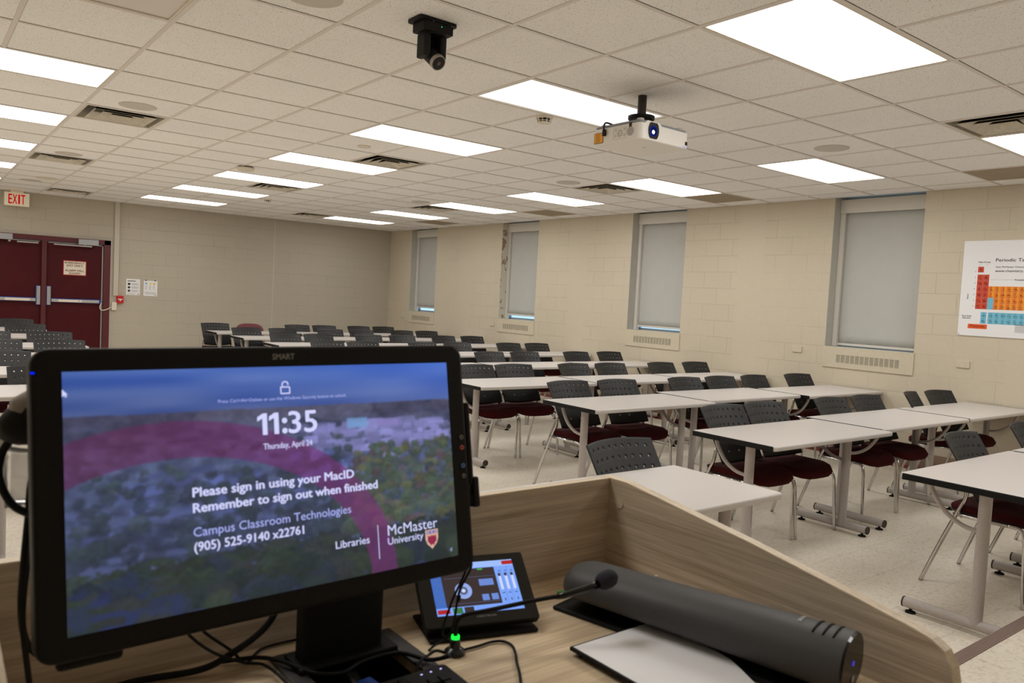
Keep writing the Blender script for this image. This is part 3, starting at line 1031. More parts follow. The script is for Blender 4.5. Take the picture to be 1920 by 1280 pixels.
t = thing('wall_notice', 'white notice with black icons, hung nearest the fire alarm', 'notice', (3.09, YB, 1.355))
MB().box(2.98, 3.20, YB - .004, YB, 1.215, 1.49).build('sheet', M['paper'], t)
f = MB()
for k in range(3):
    z = 1.42 - k * .058
    f.box(3.005, 3.043, YB - .005, YB - .004, z - .035, z, M['black_print'] if k == 0 else M['dark_print'])
    for q in range(3):
        f.box(3.065, 3.16 + .01 * ((k + q) % 3), YB - .005, YB - .004, z - .008 - q * .012, z - .004 - q * .012, M['grey_print'])
f.box(3.0, 3.13, YB - .005, YB - .004, 1.448, 1.460, M['dark_print'])
f.box(3.0, 3.12, YB - .005, YB - .004, 1.236, 1.242, M['grey_print'])
f.box(3.165, 3.18, YB - .005, YB - .004, 1.228, 1.242, M['dark_print'])
f.build('printing', None, t)
t = thing('wall_notice', 'white notice with blue, yellow and orange dots and two clips', 'notice', (3.365, YB, 1.35))
MB().box(3.255, 3.478, YB - .008, YB, 1.208, 1.475).build('sheet', M['paper'], t)
f = MB()
for k, cc in enumerate((lin(110, 180, 230), lin(232, 214, 0), lin(240, 176, 30))):
    f.tube([(3.297 + k * .064, YB - .010, 1.423), (3.297 + k * .064, YB - .008, 1.423)], .017, 16, mat('dot_%d' % k, cc, .6))
    for q in range(6):
        f.box(3.278 + k * .064, 3.315 + k * .064 - .006 * (q % 2), YB - .009, YB - .008, 1.385 - q * .013, 1.388 - q * .013, M['grey_print'])
for q in range(4):
    f.box(3.275, 3.455, YB - .009, YB - .008, 1.275 - q * .012, 1.278 - q * .012, M['grey_print'])
f.box(3.43, 3.462, YB - .009, YB - .008, 1.222, 1.230, M['dark_print'])
f.build('printing', None, t)
for xx in (3.29, 3.44):
    MB().box(xx - .008, xx + .008, YB - .012, YB, 1.468, 1.488).build('clip', M['black_matte'], t)

# ------------------------------------------------------------------ periodic table poster
t = thing('periodic_table_poster', 'white wall poster of the periodic table in red, orange and blue', 'poster', (XR, 2.67, 1.81))
PY0 = 3.288
PT, PB = HC + .789, HC - .114
def PF(u, v, d=.0112):            # u metres from the poster's edge nearest the windows, v metres above its bottom edge
    return (XR - d, PY0 - u, PB + v)
MB().box(XR - .010, XR - .001, 2.07, PY0, PB, PT).build('board', M['paper'], t)
PH = PT - PB
def prect(mb, u0, u1, v0, v1, m, d=.0108):
    mb.add([PF(u0, v0, d), PF(u1, v0, d), PF(u1, v1, d), PF(u0, v1, d)], [(0, 1, 2, 3)], m)
els = {1: 'H', 2: 'Li Be', 3: 'Na Mg'}
rows_ = ['K Ca Sc Ti V Cr Mn Fe Co Ni Cu Zn Ga Ge As Se Br Kr'.split(), 'Rb Sr Y Zr Nb Mo Tc Ru Rh Pd Ag Cd In Sn Sb Te I Xe'.split(),
         'Cs Ba * Hf Ta W Re Os Ir Pt Au Hg Tl Pb Bi Po At Rn'.split(), 'Fr Ra * Rf Db Sg Bh Hs Mt Ds Rg'.split()]
CW, CH = .0515, .0545
U0, VT = .139, .583
mred, morg, mamb, mblu = mat('cell_red', lin(206, 66, 34), .6), mat('cell_orange', lin(240, 122, 14), .6), mat('cell_amber', lin(246, 156, 12), .6), mat('cell_blue', lin(112, 190, 218), .6)
mgrn, mnavy, mplum = mat('cell_green', lin(110, 170, 90), .6), mat('navy_print', lin(44, 52, 110), .7), mat('plum_print', lin(92, 38, 66), .7)
cells, ink, inkw, lines = MB(), MB(), MB(), MB()
def cell(col, row, sym, m, v_off=0, white=False):
    u0 = U0 + col * CW
    v1 = VT - row * CH + v_off
    if col == 0 and row == -1:
        v1 += .008
    prect(cells, u0, u0 + CW - .001, v1 - CH + .001, v1, m)
    if m is morg:
        prect(cells, u0 + CW * .6, u0 + CW - .001, v1 - CH + .001, v1, mamb, .0109)
    if sym not in '*':
        put_text(inkw if white else ink, sym, PF, u0 + CW / 2, v1 - CH * .66, cap=.017, bold=.012, align='CENTER')
        prect(lines, u0 + CW * .42, u0 + CW * .6, v1 - CH * .22, v1 - CH * .14, M['dark_print'], .0112)
        prect(lines, u0 + CW * .25, u0 + CW * .78, v1 - CH * .86, v1 - CH * .80, M['dark_print'], .0112)
cell(0, -1, 'H', mred, .012)
for r_, syms in ((0, ['Li', 'Be']), (1, ['Na', 'Mg'])):
    for c_, s in enumerate(syms):
        cell(c_, r_, s, mred)
for r_, syms in ((0, 'B C N O F Ne'.split()), (1, 'Al Si P S Cl Ar'.split())):
    for c_, s in enumerate(syms):
        cell(12 + c_, r_, s, mgrn)
cell(17, -1, 'He', mgrn, .012)
for r_, syms in enumerate(rows_):
    for c_, s in enumerate(syms):
        m_ = mred if c_ < 2 else (mblu if c_ == 2 and r_ > 1 else (morg if c_ < 12 else mgrn))
        cell(c_, r_ + 2, s, m_, white=s in ('Tc', 'Rf', 'Db', 'Sg', 'Bh', 'Hs', 'Mt', 'Ds', 'Rg'))
for r_, syms in enumerate(('La Ce Pr Nd Pm Sm Eu Gd Tb Dy Ho Er Tm Yb Lu'.split(), 'Ac Th Pa U Np Pu Am Cm Bk Cf Es Fm Md No Lr'.split())):
    for c_, s in enumerate(syms):
        cell(c_ + 1.05 + (.2 if c_ else 0), r_ + 6.5, s, mblu, white=s in ('Pm', 'Np', 'Pu', 'Am', 'Cm'))
cells.build('element_cells', None, t)
ink.build('element_symbols', mnavy, t)
inkw.build('white_symbols', M['paper'], t)
for q in range(7):
    prect(lines, U0 - .022, U0 - .017, VT - (q - 1) * CH - CH * .55, VT - (q - 1) * CH - CH * .40, M['dark_print'])
for q in range(9):
    prect(lines, .49, .80, .122 - q * .0085, .125 - q * .0085, M['grey_print'])
prect(lines, U0 + 2 * CW + .008, U0 + 11.5 * CW, VT - .02 - CH * .5, VT - .0185 - CH * .5, M['grey_print'])
prect(lines, U0 + 2.4 * CW, U0 + 15 * CW, .262, .2635, M['grey_print'])
for a, b_ in ((.148, .165), (.21, .228)):
    prect(lines, a, b_, .673, .675, M['grey_print'])
lines.build('fine_print', None, t)
ttl = MB()
put_text(ttl, 'Periodic Table', PF, .286, .705, cap=.030, width=.30, bold=.004)
put_text(ttl, 'www.chemistry.mcmaster.ca', PF, .287, .608, cap=.022, width=.42, bold=.006)
ttl.build('title', mplum, t)
sub = MB()
put_text(sub, 'Visit McMaster Chemistry at', PF, .287, .648, cap=.014, width=.30, bold=.01)
put_text(sub, 'Period', lambda u, v: PF(.072 - v, .35 + u), 0, 0, cap=.013, bold=.01)
sub.build('subtitle', M['grey_print'], t)
cap_ = MB()
put_text(cap_, 'Main Group', PF, .140, .695, cap=.013, width=.10, bold=.02)
put_text(cap_, 'Transition Metals', PF, .455, .530, cap=.013, width=.16, bold=.02)
put_text(cap_, 'Rare Earth', PF, .030, .182, cap=.012, width=.083, bold=.02)
put_text(cap_, 'Elements', PF, .036, .163, cap=.012, width=.07, bold=.02)
cap_.build('captions', mnavy, t)
lg = MB()
prect(lg, .088, .256, .070, .113, mat('publisher_orange', lin(232, 84, 10), .6))
lg.build('publisher_block', None, t)
f = MB()
put_text(f, 'PEARSON', PF, .172, .083, cap=.019, width=.130, bold=.006, align='CENTER')
f.build('publisher_name', M['paper'], t)
for u, v in ((.012, PH - .012), (.012, .012), (1.206, PH - .012), (1.206, .012)):
    p_ = PF(u, v)
    MB().tube([(XR - .0105, p_[1], p_[2]), (XR - .014, p_[1], p_[2])], .006, 10).build('screw', M['steel'], t)

# ------------------------------------------------------------------ tables
TL, TW, TH = 1.385, .60, .72
def make_table():
    t = thing('classroom_table', 'x', 'table', (0, 0, 0))
    hl, hw = TL / 2, TW / 2
    o = MB().prism(rounded(-hl + .010, hl - .010, -hw, hw, .022), TH - .030, TH).build('tabletop', M['laminate'], t, bevel=.010, seg=3)
    for s in (-1, 1):
        MB().prism(rounded(min(s * hl, s * (hl - .011)), max(s * hl, s * (hl - .011)), -hw + .016, hw - .016, .005), TH - .0315, TH - .0005).build('end_edging', M['edge_black'], t, bevel=.004)
    for s in (-1, 1):
        lx = s * (hl - .135)
        cy = -.05
        lg = MB()
        lg.tube([(lx, cy, .047), (lx, cy, TH - .03)], .0285, 18, sx=1.0)
        l = lg.build('leg', M['table_paint'], t, smooth=True, autosmooth=40)
        MB().tube([(lx, -.235, .047), (lx, .285, .047)], .0265, 18).build('foot', M['table_paint'], l, smooth=True, autosmooth=40)
        for yy, d in ((-.235, -1), (.285, 1)):
            MB().tube([(lx, yy - d * .004, .047), (lx, yy + d * .004, .047)], .0272, 18).build('end_cap', M['rust'], l)
            MB().lathe([(.026, 0), (.024, .007), (.008, .012), (.008, .024)], (lx, yy - d * .035, 0), 14).build('glide', M['black_matte'], l)
        br = MB()
        prof = bez([(lx, .20, TH - .036), (lx, .19, TH - .08), (lx, .13, TH - .165), (lx, .05, TH - .215), (lx, cy + .02, TH - .23)], 6)
        br.tube(prof, .011, 8, sx=1.3)
        br.build('brace', M['table_paint'], l, smooth=True)
        MB().box(lx - .035, lx + .035, cy - .06, .23, TH - .036, TH - .030).build('mounting_plate', M['table_paint'], l)
    return t


table0 = make_table()
_tfirst = [True]
def place_table(xc, yc, rz, label, group):
    if _tfirst[0]:
        _tfirst[0] = False
        table0.location = (xc, yc, 0)
        table0.rotation_euler = (0, 0, rz)
        table0['label'], table0['group'] = label, group
        return table0
    return dup(table0, (xc, yc, 0), rz, label, group)


ROWS = {1: (1.225, 1.785), 2: (2.49, 3.085), 3: (3.92, 4.54), 4: (5.30, 5.90), 5: (6.78, 7.38), 6: (8.30, 8.90), 7: (9.83, 10.43), 8: (11.17, 11.78), 9: (12.40, 13.02)}
GT = 'tables in the window-side block'
pos_name = ('at the aisle end', 'in the middle', 'against the window wall')
for r_, (a, c) in ROWS.items():
    yc = (a + c) / 2
    for k in range(3):
        if r_ == 1 and k == 2:
            continue
        x = 3.86 + TL / 2 + k * (TL + .012)
        dy, rz = 0, 0
        if r_ == 1:
            x += .02
        if r_ == 2 and k > 0:
            dy, rz = .075, math.pi
        if r_ == 3 and k == 1:
            dy = .09
        if r_ in (3, 6, 8) and k == 2:
            rz = math.pi
        if r_ == 3:
            dy += .012 * k
        if r_ > 3:
            x -= .02
        place_table(x, yc + dy, rz, 'grey table with black ends %s of the %s window-side row' % (pos_name[k], ordinal(r_)), GT)
LROWS = {3: (4.30, 4.93, .515), 4: (5.61, 6.22, 1.58), 5: (6.89, 7.48, 1.58), 6: (8.20, 8.80, 1.585), 7: (9.50, 10.10, 1.60), 8: (11.03, 11.64, 1.585), 9: (12.40, 13.0, 1.56)}
for n, (r_, (a, c, xe)) in enumerate(LROWS.items()):
    place_table(xe - TL / 2, (a + c) / 2, 0, 'grey table behind the monitor, %s row of the door-side block' % ordinal(n + 1), 'tables in the door-side block')
tA = place_table(2.935 - TL / 2, 2.125, 0, 'single grey table directly in front of the wooden lectern', 'table before the lectern')
for ch in COL.objects:                    # its aisle-end leg stands closer to the end
    if ch.parent == tA and ch.name.startswith('leg') and sum(v.co.x for v in ch.data.vertices) > 0:
        ch.location.x += .07
for ch in list(COL.objects):              # this table has lost the black edging of its aisle end
    if ch.parent == tA and ch.name.startswith('end_edging') and sum(v.co.x for v in ch.data.vertices) > 0:
        bpy.data.objects.remove(ch)

# ------------------------------------------------------------------ chairs
def back_mesh():
    HW, HT = .228, .335
    def surf(s, tt):
        k = s / HW
        w = s * (.955 + .045 * tt / HT)
        z = .492 + .335 * (tt / HT) + (.007 if tt > HT * .5 else -.020) * (1 - k * k) * abs(tt / HT - .5) * 2 - .012 * (tt / HT > .5) * 0
        y = .078 + .195 * (tt / HT) ** 1.08 - .050 * k * k
        return (w, y, z)
    cs = [(-4 + q) * .0462 for q in range(9)]
    rs = [HT - .034 - .0455 * q for q in range(4)][::-1]
    h = .012
    sb = [-HW, -HW + .008] + [x for c_ in cs for x in (c_ - h, c_ + h)] + [HW - .008, HW]
    tb = [0, .02, .05, .085, .12] + [x for c_ in rs for x in (c_ - h, c_ + h)] + [HT - .008, HT]
    vs, fs, idx = [], [], {}
    def vid(s, tt):
        k = (round(s, 5), round(tt, 5))
        if k not in idx:
            idx[k] = len(vs)
            vs.append(surf(s, tt))
        return idx[k]
    for i in range(len(sb) - 1):
        for j in range(len(tb) - 1):
            s0, s1, t0, t1 = sb[i], sb[i + 1], tb[j], tb[j + 1]
            sc, tcn = (s0 + s1) / 2, (t0 + t1) / 2
            hole = any(abs(sc - c_) < 1e-4 for c_ in cs) and any(abs(tcn - r__) < 1e-4 for r__ in rs)
            if not hole:
                fs.append((vid(s0, t0), vid(s1, t0), vid(s1, t1), vid(s0, t1)))
            else:
                corner = [(s0, t0), (s1, t0), (s1, t1), (s0, t1)]
                inner = []
                for q in range(8):
                    a = math.radians(225 + 45 * q)
                    inner.append(vid(sc + .0058 * math.cos(a), tcn + .0058 * math.sin(a)))
                cv = [vid(*p_) for p_ in corner]
                for q in range(4):
                    fs.append((cv[q], inner[2 * q + 1], inner[2 * q]))
                    fs.append((cv[q], cv[(q + 1) % 4], inner[(2 * q + 2) % 8], inner[2 * q + 1]))
    return vs, fs


def pad(hw, hd, cx, cy, z0, z1, droop, n=28, power=4.0, rings=6):
    """A cushion: squircle outline, domed top, flat underside."""
    vs, fs = [], []
    def outline(a, k):
        c_, s_ = math.cos(a), math.sin(a)
        q = (abs(c_) ** power + abs(s_) ** power) ** (-1 / power)
        return cx + hw * c_ * q * k, cy + hd * s_ * q * k
    rk = [1.0, 1.03, 1.0, .93, .75, .45, .12]
    zk = [0, .5, .80, .95, 1.0, .97, .95]
    rk = [.85] + rk
    zk = [-.12] + zk
    for k, zz in zip(rk, zk):
        for q in range(n):
            x, y = outline(2 * math.pi * q / n, k)
            fr = max(0.0, (cy - hd * .45 - y) / (hd * .55))
            z = z0 + (z1 - z0) * zz - droop * fr ** 2 - .012 * (1 - ((x - cx) / hw) ** 2) * (zz > .7)
            vs.append((x, y, z))
    m_ = len(rk)
    for i in range(m_ - 1):
        for q in range(n):
            a, b_ = i * n + q, i * n + (q + 1) % n
            fs.append((a, b_, b_ + n, a + n))
    fs.append(tuple(range(n - 1, -1, -1)))
    fs.append(tuple(range((m_ - 1) * n, m_ * n)))
    return vs, fs


def make_chair(padded=False):
    t = thing('stacking_chair', 'x', 'chair', (0, 0, 0))
    if padded:
        vs, fs = pad(.235, .17, 0, 0, 0, .05, 0, power=3.2)
        tf = Matrix.Translation((0, .185, .66)) @ Matrix.Rotation(math.radians(78), 4, 'X')
        MB().add(vs, fs, None, tf).build('backrest', M['maroon_vinyl'], t, smooth=True)
    else:
        vs, fs = back_mesh()
        o = MB().add(vs, fs).build('backrest', M['chair_black'], t, smooth=True)
        so = o.modifiers.new('thick', 'SOLIDIFY')
        so.thickness = .007
        so.offset = 0
        for sx in (-.055, .055):
            MB().tube([(sx, .098, .545), (sx, .110, .545)], .006, 8).build('bolt', M['steel'], o)
    vs, fs = pad(.225, .215, 0, -.02, .418, .438, .030)
    MB().add(vs, fs).build('seat_pan', M['chair_black'], t, smooth=True)
    vs, fs = pad(.232, .222, 0, -.03, .428, .472, .040)
    MB().add(vs, fs).build('seat_cushion', M['maroon'], t, smooth=True)
    for s in (-1, 1):
        f = MB().tube(bez([(s * .262, .275, 0), (s * .248, .190, .24), (s * .236, .118, .43), (s * .228, .090, .50), (s * .218, .082, .58)], 5), .0112, 10)
        f.build('leg', M['chrome'], t, smooth=True)
        f = MB().tube(bez([(s * .252, -.235, 0), (s * .243, -.222, .22), (s * .238, -.212, .36), (s * .230, -.185, .405), (s * .228, -.13, .412)], 5), .0112, 10)
        f.build('leg', M['chrome'], t, smooth=True)
    f = MB()
    for s in (-1, 1):
        f.tube([(s * .228, -.13, .411), (s * .232, .0, .411), (s * .237, .14, .415)], .0105, 10)
    f.tube([(-.23, -.06, .408), (.23, -.06, .408)], .009, 8)
    f.tube([(-.235, .10, .408), (.235, .10, .408)], .009, 8)
    f.build('seat_frame', M['chrome'], t, smooth=True)
    return t


chair0 = make_chair()
_cfirst = [True]
def place_chair(x, ytop, rz, label, group):
    loc = (x + .245 * math.sin(rz), ytop - .245 * math.cos(rz), 0)
    if _cfirst[0]:
        _cfirst[0] = False
        chair0.location = loc
        chair0.rotation_euler = (0, 0, rz)
        chair0['label'], chair0['group'] = label, group
        return chair0
    return dup(chair0, loc, rz, label, group)


# centres of the chair backs as first measured on a plane .30 behind each table row
CH = {1: ((5.245, 0.02), (6.27, .05)),
      2: ((4.53, 0), (5.03, -.03), (5.94, 0), (6.51, -.02), (7.34, .26), (7.90, -.10)),
      3: ((4.38, .03), (4.965, -.03), (5.875, 0), (6.42, .0), (6.98, .05), (7.80, -.06)),
      4: ((4.375, .02), (4.865, -.04), (5.68, .06), (6.24, -.02), (7.085, .02), (7.715, -.02)),
      5: ((4.30, .0), (4.86, .02), (5.635, .06), (6.195, 0), (7.075, .03), (7.70, 0)),
      6: ((4.215, .02), (4.71, 0), (5.61, .04), (6.19, -.02), (7.105, .03), (7.655, -.02)),
      7: ((4.27, 0), (4.77, .02), (5.58, .03), (6.17, -.02), (6.935, .02), (7.51, 0)),
      8: ((4.18, .02), (4.76, .03), (5.575, 0), (6.145, .02), (6.935, .02), (7.45, -.02)),
      9: ((4.085, 0), (4.67, 0), (5.515, .02), (6.03, 0), (6.72, .02), (7.24, 0))}
chair9 = None
for r_, lst in CH.items():
    rear = ROWS[r_][1]
    for k, (x, rz) in enumerate(lst):
        ytop = rear + (.17 if r_ > 1 else .15)
        xx = x * ytop / (rear + .30)
        if r_ == 1:
            xx, ytop = (4.835, 1.935) if k == 0 else (5.80, 1.95)
        side = 'window-side'
        lab = 'black perforated chair, %s from the aisle in the %s %s row' % (ordinal(k + 1), ordinal(r_), side)
        if r_ == 9 and k == 1:
            chair9 = make_chair(True)
            chair9.name = 'padded_chair'
            chair9.location = (xx, ytop - .2, 0)
            chair9['label'] = 'chair with rounded maroon backrest in the last row by the door wall'
            continue
        place_chair(xx, ytop, rz, lab, 'chairs in the window-side block')
LCH = (('last', 13.0, 1.255), ('sixth', 11.64, 1.24), ('fifth', 10.10, 1.32), ('fifth', 10.10, .71), ('fourth', 8.80, 1.245), ('fourth', 8.80, .69), ('third', 7.48, .62), ('second', 6.22, .80))
seen_ = {}
for nm, rear, x in LCH:
    k = seen_.get(nm, 0)
    seen_[nm] = k + 1
    ytop = rear + .17
    more = ' nearer the aisle' if (nm in ('fifth', 'fourth') and k == 0) else (' farther from the aisle' if k else '')
    place_chair(x * ytop / (rear + .30), ytop, 0, 'black perforated chair in the %s door-side row%s, behind the monitor' % (nm, more), 'chairs in the door-side block')
place_chair(2.675, 2.575, .05, 'black perforated chair behind the single table before the lectern', 'chair before the lectern')

# ------------------------------------------------------------------ lectern
DZK = HC - .60                     # desk height
LX0, LX1, LYF = .087, 1.275, 1.24
t = thing('lectern', 'wooden oak-laminate lectern in the foreground with raised side panels', 'lectern', (.69, .87, PLAT))
prof = [(.482, PLAT), (LYF + .020, PLAT), (LYF + .020, HC - .395), (1.187, HC - .395), (.868, HC - .438), (.652, HC - .473), (.545, HC - .492), (.522, HC - .498), (.502, HC - .510), (.489, HC - .530), (.484, HC - .555)]
for x0, nm in ((LX1, 'side_panel'), (LX0 - .022, 'side_panel')):
    o = MB().prism(prof, x0, x0 + .022, 0).build(nm, M['wood_y'], t)
    # light edge band along the top and front edge
    e = MB()
    q = prof[2:] + [prof[0]]
    vs, fs = [], []
    for i_, (yy, zz) in enumerate(q):
        a = q[max(i_ - 1, 0)]
        c_ = q[min(i_ + 1, len(q) - 1)]
        d = Vector((c_[0] - a[0], c_[1] - a[1])).normalized()
        nrm = Vector((-d.y, d.x))
        if nrm.y < 0 and i_ < 4:
            nrm = -nrm
        if i_ >= 4 and nrm.x > 0:
            nrm = -nrm
        for xx, lift in ((x0 - .0004, -.002), (x0 - .0004, .0012), (x0 + .0224, .0012), (x0 + .0224, -.002)):
            vs.append((xx, yy + nrm.x * lift, zz + nrm.y * lift))
    for i_ in range(len(q) - 1):
        for k in range(3):
            fs.append((4 * i_ + k, 4 * i_ + k + 1, 4 * i_ + 5 + k, 4 * i_ + 4 + k))
    e.add(vs, fs).build('edge_band', M['wood_edge'], o)
    if x0 == LX1:
        for yy, zz in ((1.206, HC - .446), (1.208, HC - .546)):
            MB().tube([(x0 - .0014, yy, zz), (x0 + .001, yy, zz)], .0115, 20).build('cover_cap', M['wood_y'], o)
o = MB().box(LX0, LX1, LYF, LYF + .020, PLAT, HC - .396).build('front_panel', M['wood_x'], t)
MB().box(LX0, LX1, LYF - .0004, LYF + .0204, HC - .398, HC - .3945).build('edge_band', wood_material('oak_edge_across', 0, lin(214, 194, 166), lin(240, 224, 200)), o)
HX0, HX1, HY0, HY1 = .480, .672, .93, 1.175
f = MB()
f.box(LX0, HX0, .50, LYF, DZK - .03, DZK)
f.box(HX1, LX1, .50, LYF, DZK - .03, DZK)
f.box(HX0, HX1, .50, HY0, DZK - .03, DZK)
f.box(HX0, HX1, HY1, LYF, DZK - .03, DZK)
f.build('desktop', wood_material('oak_desktop', 0, lin(196, 174, 144), lin(246, 222, 188)), t)
f = MB()
f.box(HX0 - .004, HX1 + .004, HY0 - .004, HY1 + .004, DZK - .20, DZK - .19)
f.box(HX0 - .012, HX0 - .004, HY0 - .004, HY1 + .004, DZK - .20, DZK - .03)
f.box(HX1 + .004, HX1 + .012, HY0 - .004, HY1 + .004, DZK - .20, DZK - .03)
f.box(HX0 - .004, HX1 + .004, HY0 - .012, HY0 - .004, DZK - .20, DZK - .03)
f.box(HX0 - .004, HX1 + .004, HY1 + .004, HY1 + .012, DZK - .20, DZK - .03)
f.build('cable_well', M['black_matte'], t)
b = MB().box(LX0, LX1, .56, .58, PLAT, DZK - .03)
b.build('back_panel', M['wood_x'], t)

# cable hatch frame let into the desk, with the plugs that lie in it
t = thing('cable_hatch', 'dark grey frame of the open cable hatch in the lectern desk', 'cable hatch', ((HX0 + HX1) / 2, (HY0 + HY1) / 2, DZK))
f = MB()
m_ = .016
for (a, c_, d, e_) in ((HX0 - .014, HX0 + m_, HY0 - .014, HY1 + .014), (HX1 - m_, HX1 + .014, HY0 - .014, HY1 + .014), (HX0 + m_, HX1 - m_, HY0 - .014, HY0 + m_), (HX0 + m_, HX1 - m_, HY1 - m_, HY1 + .014)):
    f.box(a, c_, d, e_, DZK, DZK + .006)
f.build('frame', mat('hatch_grey', lin(66, 64, 64), .45), t, bevel=.002)
t = thing('video_plug', 'silver and blue video plug lying in the open cable hatch', 'plug', (.585, 1.035, DZK - .05))
tf = Matrix.Translation((.590, 1.040, DZK - .028)) @ Euler((.3, .2, .5)).to_matrix().to_4x4()
MB().box(-.017, .017, -.006, .006, -.004, .004, None, tf).build('shell', M['steel'], t)
MB().box(-.019, .019, .006, .04, -.008, .008, None, tf).build('body', M['blue_film'], t, bevel=.003)
MB().tube([tf @ Vector((0, .04, 0)), (.60, 1.10, DZK - .12), (.60, 1.12, DZK - .189)], .004, 8).build('cord', M['black_matte'], t)
for n, (x, y, rz, l) in enumerate(((.545, 1.06, 1.2, 'silver-tipped plug nearest the monitor column in the cable hatch'), (.572, 1.075, .3, 'short gold-tipped plug beside the blue plug in the hatch'))):
    t = thing('cable_plug', l, 'plug', (x, y, DZK - .04), 'loose plugs in the cable hatch')
    tf = Matrix.Translation((x, y, DZK - .03)) @ Euler((.5, .3, rz)).to_matrix().to_4x4()
    MB().box(-.012, .012, -.004, .004, -.003, .003, None, tf).build('tip', mat('plug_metal_%d' % n, (.8, .68, .48, 1), .3, 1.0), t)
    MB().box(-.013, .013, .004, .035, -.006, .006, None, tf).build('body', M['black_plastic'], t, bevel=.002)

# ------------------------------------------------------------------ monitor
QC = Vector((.410, .997, HC - .254))
MT = Matrix.Translation(QC) @ (Euler((0, 0, .009)).to_matrix() @ Euler((-.181, 0, 0)).to_matrix() @ Euler((0, -.011, 0)).to_matrix()).to_4x4()
BASE = (.56, 1.135, DZK)
t = thing('monitor', 'large black interactive monitor showing a sign-in screen on the lectern', 'monitor', BASE)
def onm(s, depth, u, v):          # local screen plane, metres from its centre
    return tuple(MT @ Vector((u, depth, v)))
f = MB().prism(rounded(-.297, .297, -.1775, .1775, .020, 6)[::-1], .001, .034, 1, None, MT)
hs = f.build('housing', M['black_plastic'], t, bevel=.005)
MB().prism(rounded(-.22, .22, -.12, .12, .03)[::-1], .034, .055, 1, None, MT).build('rear_cover', M['black_plastic'], t, bevel=.006)

# picture on the screen: a hazy aerial view of a town with autumn trees, under a blue sky
W_, H_ = 448, 252
sx_ = (np.arange(W_ + 1) / W_ - .5) * .531
sz_ = (.5 - np.arange(H_ + 1) / H_) * .299
SX, SZ = np.meshgrid(sx_, sz_)
def fld(nx, ny, seed):
    r = np.random.default_rng(seed).random((ny + 2, nx + 2))
    gx = np.linspace(0, nx, W_ + 1)
    gy = np.linspace(0, ny, H_ + 1)
    ix, iy = gx.astype(int), gy.astype(int)
    fx, fy = gx - ix, gy - iy
    fx, fy = fx * fx * (3 - 2 * fx), fy * fy * (3 - 2 * fy)
    a = r[iy][:, ix] * (1 - fx) + r[iy][:, ix + 1] * fx
    c_ = r[iy + 1][:, ix] * (1 - fx) + r[iy + 1][:, ix + 1] * fx
    return a * (1 - fy)[:, None] + c_ * fy[:, None]
n_lo, n_mid, n_hi = fld(9, 14, 1), fld(40, 40, 2), fld(130, 100, 3)
cloud = fld(5, 22, 5)
U = (SX + .2655) / .531
img = np.zeros((H_ + 1, W_ + 1, 3))
hz = .0945 - .004 * (U - .5)
sky_top = np.array([74, 110, 196.])
sky_lo = np.array([78, 98, 160.])
k = np.clip((SZ - hz) / (.1495 - .09), 0, 1)[..., None]
sky = sky_lo * (1 - k) + sky_top * k
sky = sky + ((cloud - .5) * 34)[..., None] * np.array([1.1, .9, .45])
sky *= (.86 + .18 * U)[..., None]
land_far = np.array([80, 80, 104.])
land_mid = np.array([74, 84, 116.])
land_low = np.array([40, 48, 72.])
d = np.clip((hz - SZ) / .24, 0, 1)[..., None]
land = np.where(d < .25, land_far + (land_mid - land_far) * d / .25, land_mid + (land_low - land_mid) * (d - .25) / .75)
land = land * (1 + (n_mid - .5) * np.clip(.14 + d[..., 0] * 1.6, 0, .44))[..., None] + ((n_hi - .5) * 13)[..., None]
land = land + (np.where(n_lo > .55, 1, 0) * (d[..., 0] < .16) * -14)[..., None]
img = np.where((SZ > hz)[..., None], sky, land)
def paint(mask, col, al=1.0):
    global img
    img = np.where(mask[..., None], img * (1 - al) + np.array(col) * al, img)
rg = np.random.default_rng(5)
# campus buildings
for q in range(150):
    bx = rg.normal(.15, .075)
    bz = .066 - abs(rg.normal(0, .022))
    if bx < .02 or bx > .262:
        continue
    bw, bh = rg.uniform(.004, .016), rg.uniform(.002, .0065)
    sh = rg.uniform(.75, 1.1)
    paint((abs(SX - bx) < bw) & (abs(SZ - bz) < bh), np.array([136, 136, 198]) * sh, .75)
paint((abs(SX - .105) < .016) & (abs(SZ - .066) < .007), (112, 150, 200), .9)
paint((abs(SX - .066) < .006) & (abs(SZ - .062) < .006), (128, 128, 190), .8)
paint((abs(SX - .155) < .018) & (abs(SZ - .064) < .005), (132, 122, 184), .8)
for q in range(60):
    bx, bz = rg.uniform(-.24, .08), rg.uniform(-.06, .03)
    bw, bh = rg.uniform(.004, .02), rg.uniform(.002, .006)
    paint((abs(SX - bx) < bw) & (abs(SZ - bz - (SX - bx) * .12) < bh), np.array([86, 98, 158]) * rg.uniform(.7, 1.15), .6)
# roads
for (z0, sl, cv, w) in ((-.052, -.07, .25, .004), (-.085, -.10, -.2, .0035), (-.098, .02, .35, .006), (-.02, .08, .1, .0025)):
    paint(abs(SZ - (z0 + sl * SX + cv * SX * SX)) < w, (84, 94, 140), .55)
